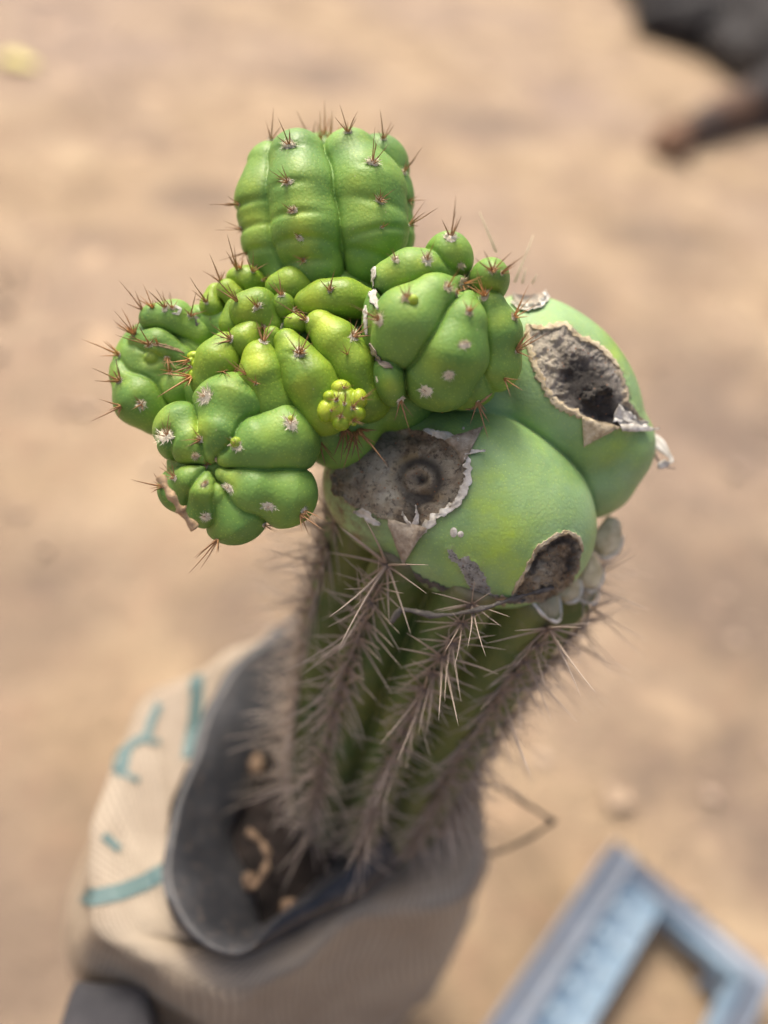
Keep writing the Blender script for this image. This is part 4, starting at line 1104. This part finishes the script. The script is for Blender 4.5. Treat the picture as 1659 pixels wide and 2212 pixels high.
bar('panel', wl_ + .0008, pu, .0136, LN - .031, .012, HT - .004, M['blue']); bar('panel', pu + .0005, ro, .0136, .020, .012, HT - .004, M['blue']); bar('panel', rr0, ro - .0002, .0206, LN - .031, .012, HT - .004, M['blue'])
stud = None
for i in range(16):
    for j in range(2):
        if stud is None:
            bm = bmesh.new(); bmesh.ops.create_cone(bm, cap_ends=True, segments=12, radius1=.005, radius2=.004, depth=.003); stud = bpy.data.meshes.new('stud'); bm.to_mesh(stud); bm.free(); stud.materials.append(mat_blue('light_blue_plastic', (.22, .31, .38), (.27, .35, .42)))
        o = bpy.data.objects.new('stud', stud); COL.objects.link(o); o.parent = crate; o.matrix_parent_inverse = Matrix.Translation(-crate.location)
        q = A + ex * (W1 * (.20 + j * .12)) + ey * (.045 + i * .026); q.z = HT - .003; o.location = q
for (u, v) in ((.02, .02), (W1 - .02, .02), (.02, LN - .02), (W1 - .02, LN - .02)):
    bar('leg', u - .014, u + .014, v - .01, v + .01, -.01, .009, M['blued'])

# ------------------------------------------------------------------ dog, upper right
def mat_dog():
    n = N('black_and_tan_coat'); f = n.noise(60, 4, .6)
    blk = n.mix(f, (.012, .011, .012), (.035, .032, .032)); tan = n.mix(f, (.10, .055, .03), (.24, .12, .06))
    return n.done(n.mix(n.attr('tan'), blk, tan), .8, n.bump(n.noise(300, 4, .7), .8, .004))
M['dog'] = mat_dog()
def cap_sdf(X, Y, Z, a, b, ra, rb):
    a = np.array(a); b = np.array(b); ba = b - a
    h = np.clip(((X - a[0]) * ba[0] + (Y - a[1]) * ba[1] + (Z - a[2]) * ba[2]) / (ba @ ba), 0, 1)
    return np.sqrt((X - a[0] - h * ba[0]) ** 2 + (Y - a[1] - h * ba[1]) ** 2 + (Z - a[2] - h * ba[2]) ** 2) - (ra + (rb - ra) * h)
paw = G(1440, 305, .02); elb = G(1700, 190, .07)
fp = G(1475, 325, .018)
sh = G(1690, 110, .14)
t1 = G(1545, -25, .12); t2 = G(1780, 110, .14); t3 = G(2150, 80, .17)
hd = G(1400, -330, .13)
dogp = [(G(1560, 250, .03), paw, .052, .038), (paw, G(1425, 318, .012), .034, .028), (paw + Vector((.01, -.02, -.004)), fp, .03, .026), (elb, G(1560, 250, .03), .075, .052), (sh, elb, .11, .062),
        (t1, t2, .20, .21), (t2, t3, .21, .18), (G(1480, -80, .12), t1, .15, .20), (hd, G(1480, -120, .13), .085, .12), (G(1330, -380, .10), hd, .045, .075),
        (t3, G(2300, 130, .06), .11, .06), (G(2300, 130, .06), G(2120, 200, .03), .06, .035), (G(1395, 45, .04), G(1500, 50, .07), .055, .10), (G(1350, -60, .06), G(1450, 0, .08), .06, .12), (G(1400, -60, .06), G(1500, 0, .08), .06, .12), (G(1560, 90, .06), G(1650, 130, .08), .07, .08)]
lo = np.min([np.minimum(np.array(a), np.array(b)) - max(ra, rb) for a, b, ra, rb in dogp], axis=0) - .03
hi = np.max([np.maximum(np.array(a), np.array(b)) + max(ra, rb) for a, b, ra, rb in dogp], axis=0) + .03
hh = .011; n3 = np.ceil((hi - lo) / hh).astype(int) + 1
X, Y, Z = np.meshgrid(*[(lo[i] + np.arange(n3[i]) * hh).astype(np.float32) for i in range(3)], indexing='ij', sparse=True)
out = None
for a, b, ra, rb in dogp:
    d = cap_sdf(X, Y, Z, a, b, ra, rb); out = d if out is None else smin(out, d, .035)
V, Fq = surface_nets(out, lo, hh); V = relax(V, Fq, 3); nr = vnormals(V, Fq)
V = wob(V, 14, .012, nr, 2); V = wob(V, 40, .006, nr, 9); V[:, 2] = np.maximum(V[:, 2], -.004)
me = mesh_np('body', V, Fq); lp = np.array(G(1560, 245, .03))
dl = np.linalg.norm(V - lp, axis=1); dp = np.linalg.norm(V - np.array(paw), axis=1)
attr(me, 'tan', np.clip(1.3 - np.minimum(dl, dp) / .16, 0, 1) * np.clip((.12 - V[:, 2]) / .05, 0, 1))
dog = empty('dog', G(1800, 60, 0)); tag(dog, 'black dog with a brown foreleg lying at the upper right, cut off by the frame', 'dog')
link('body', me, M['dog'], dog)
for s in (-1, 1):
    V, Fs = tube([hd + Vector((.05 * s, .03, .06)), hd + Vector((.085 * s, .04, .05)), hd + Vector((.10 * s, .03, 0))], [.03, .035, .008], 8)
    link('ear', mesh_py('ear', V, Fs), M['dog'], dog)
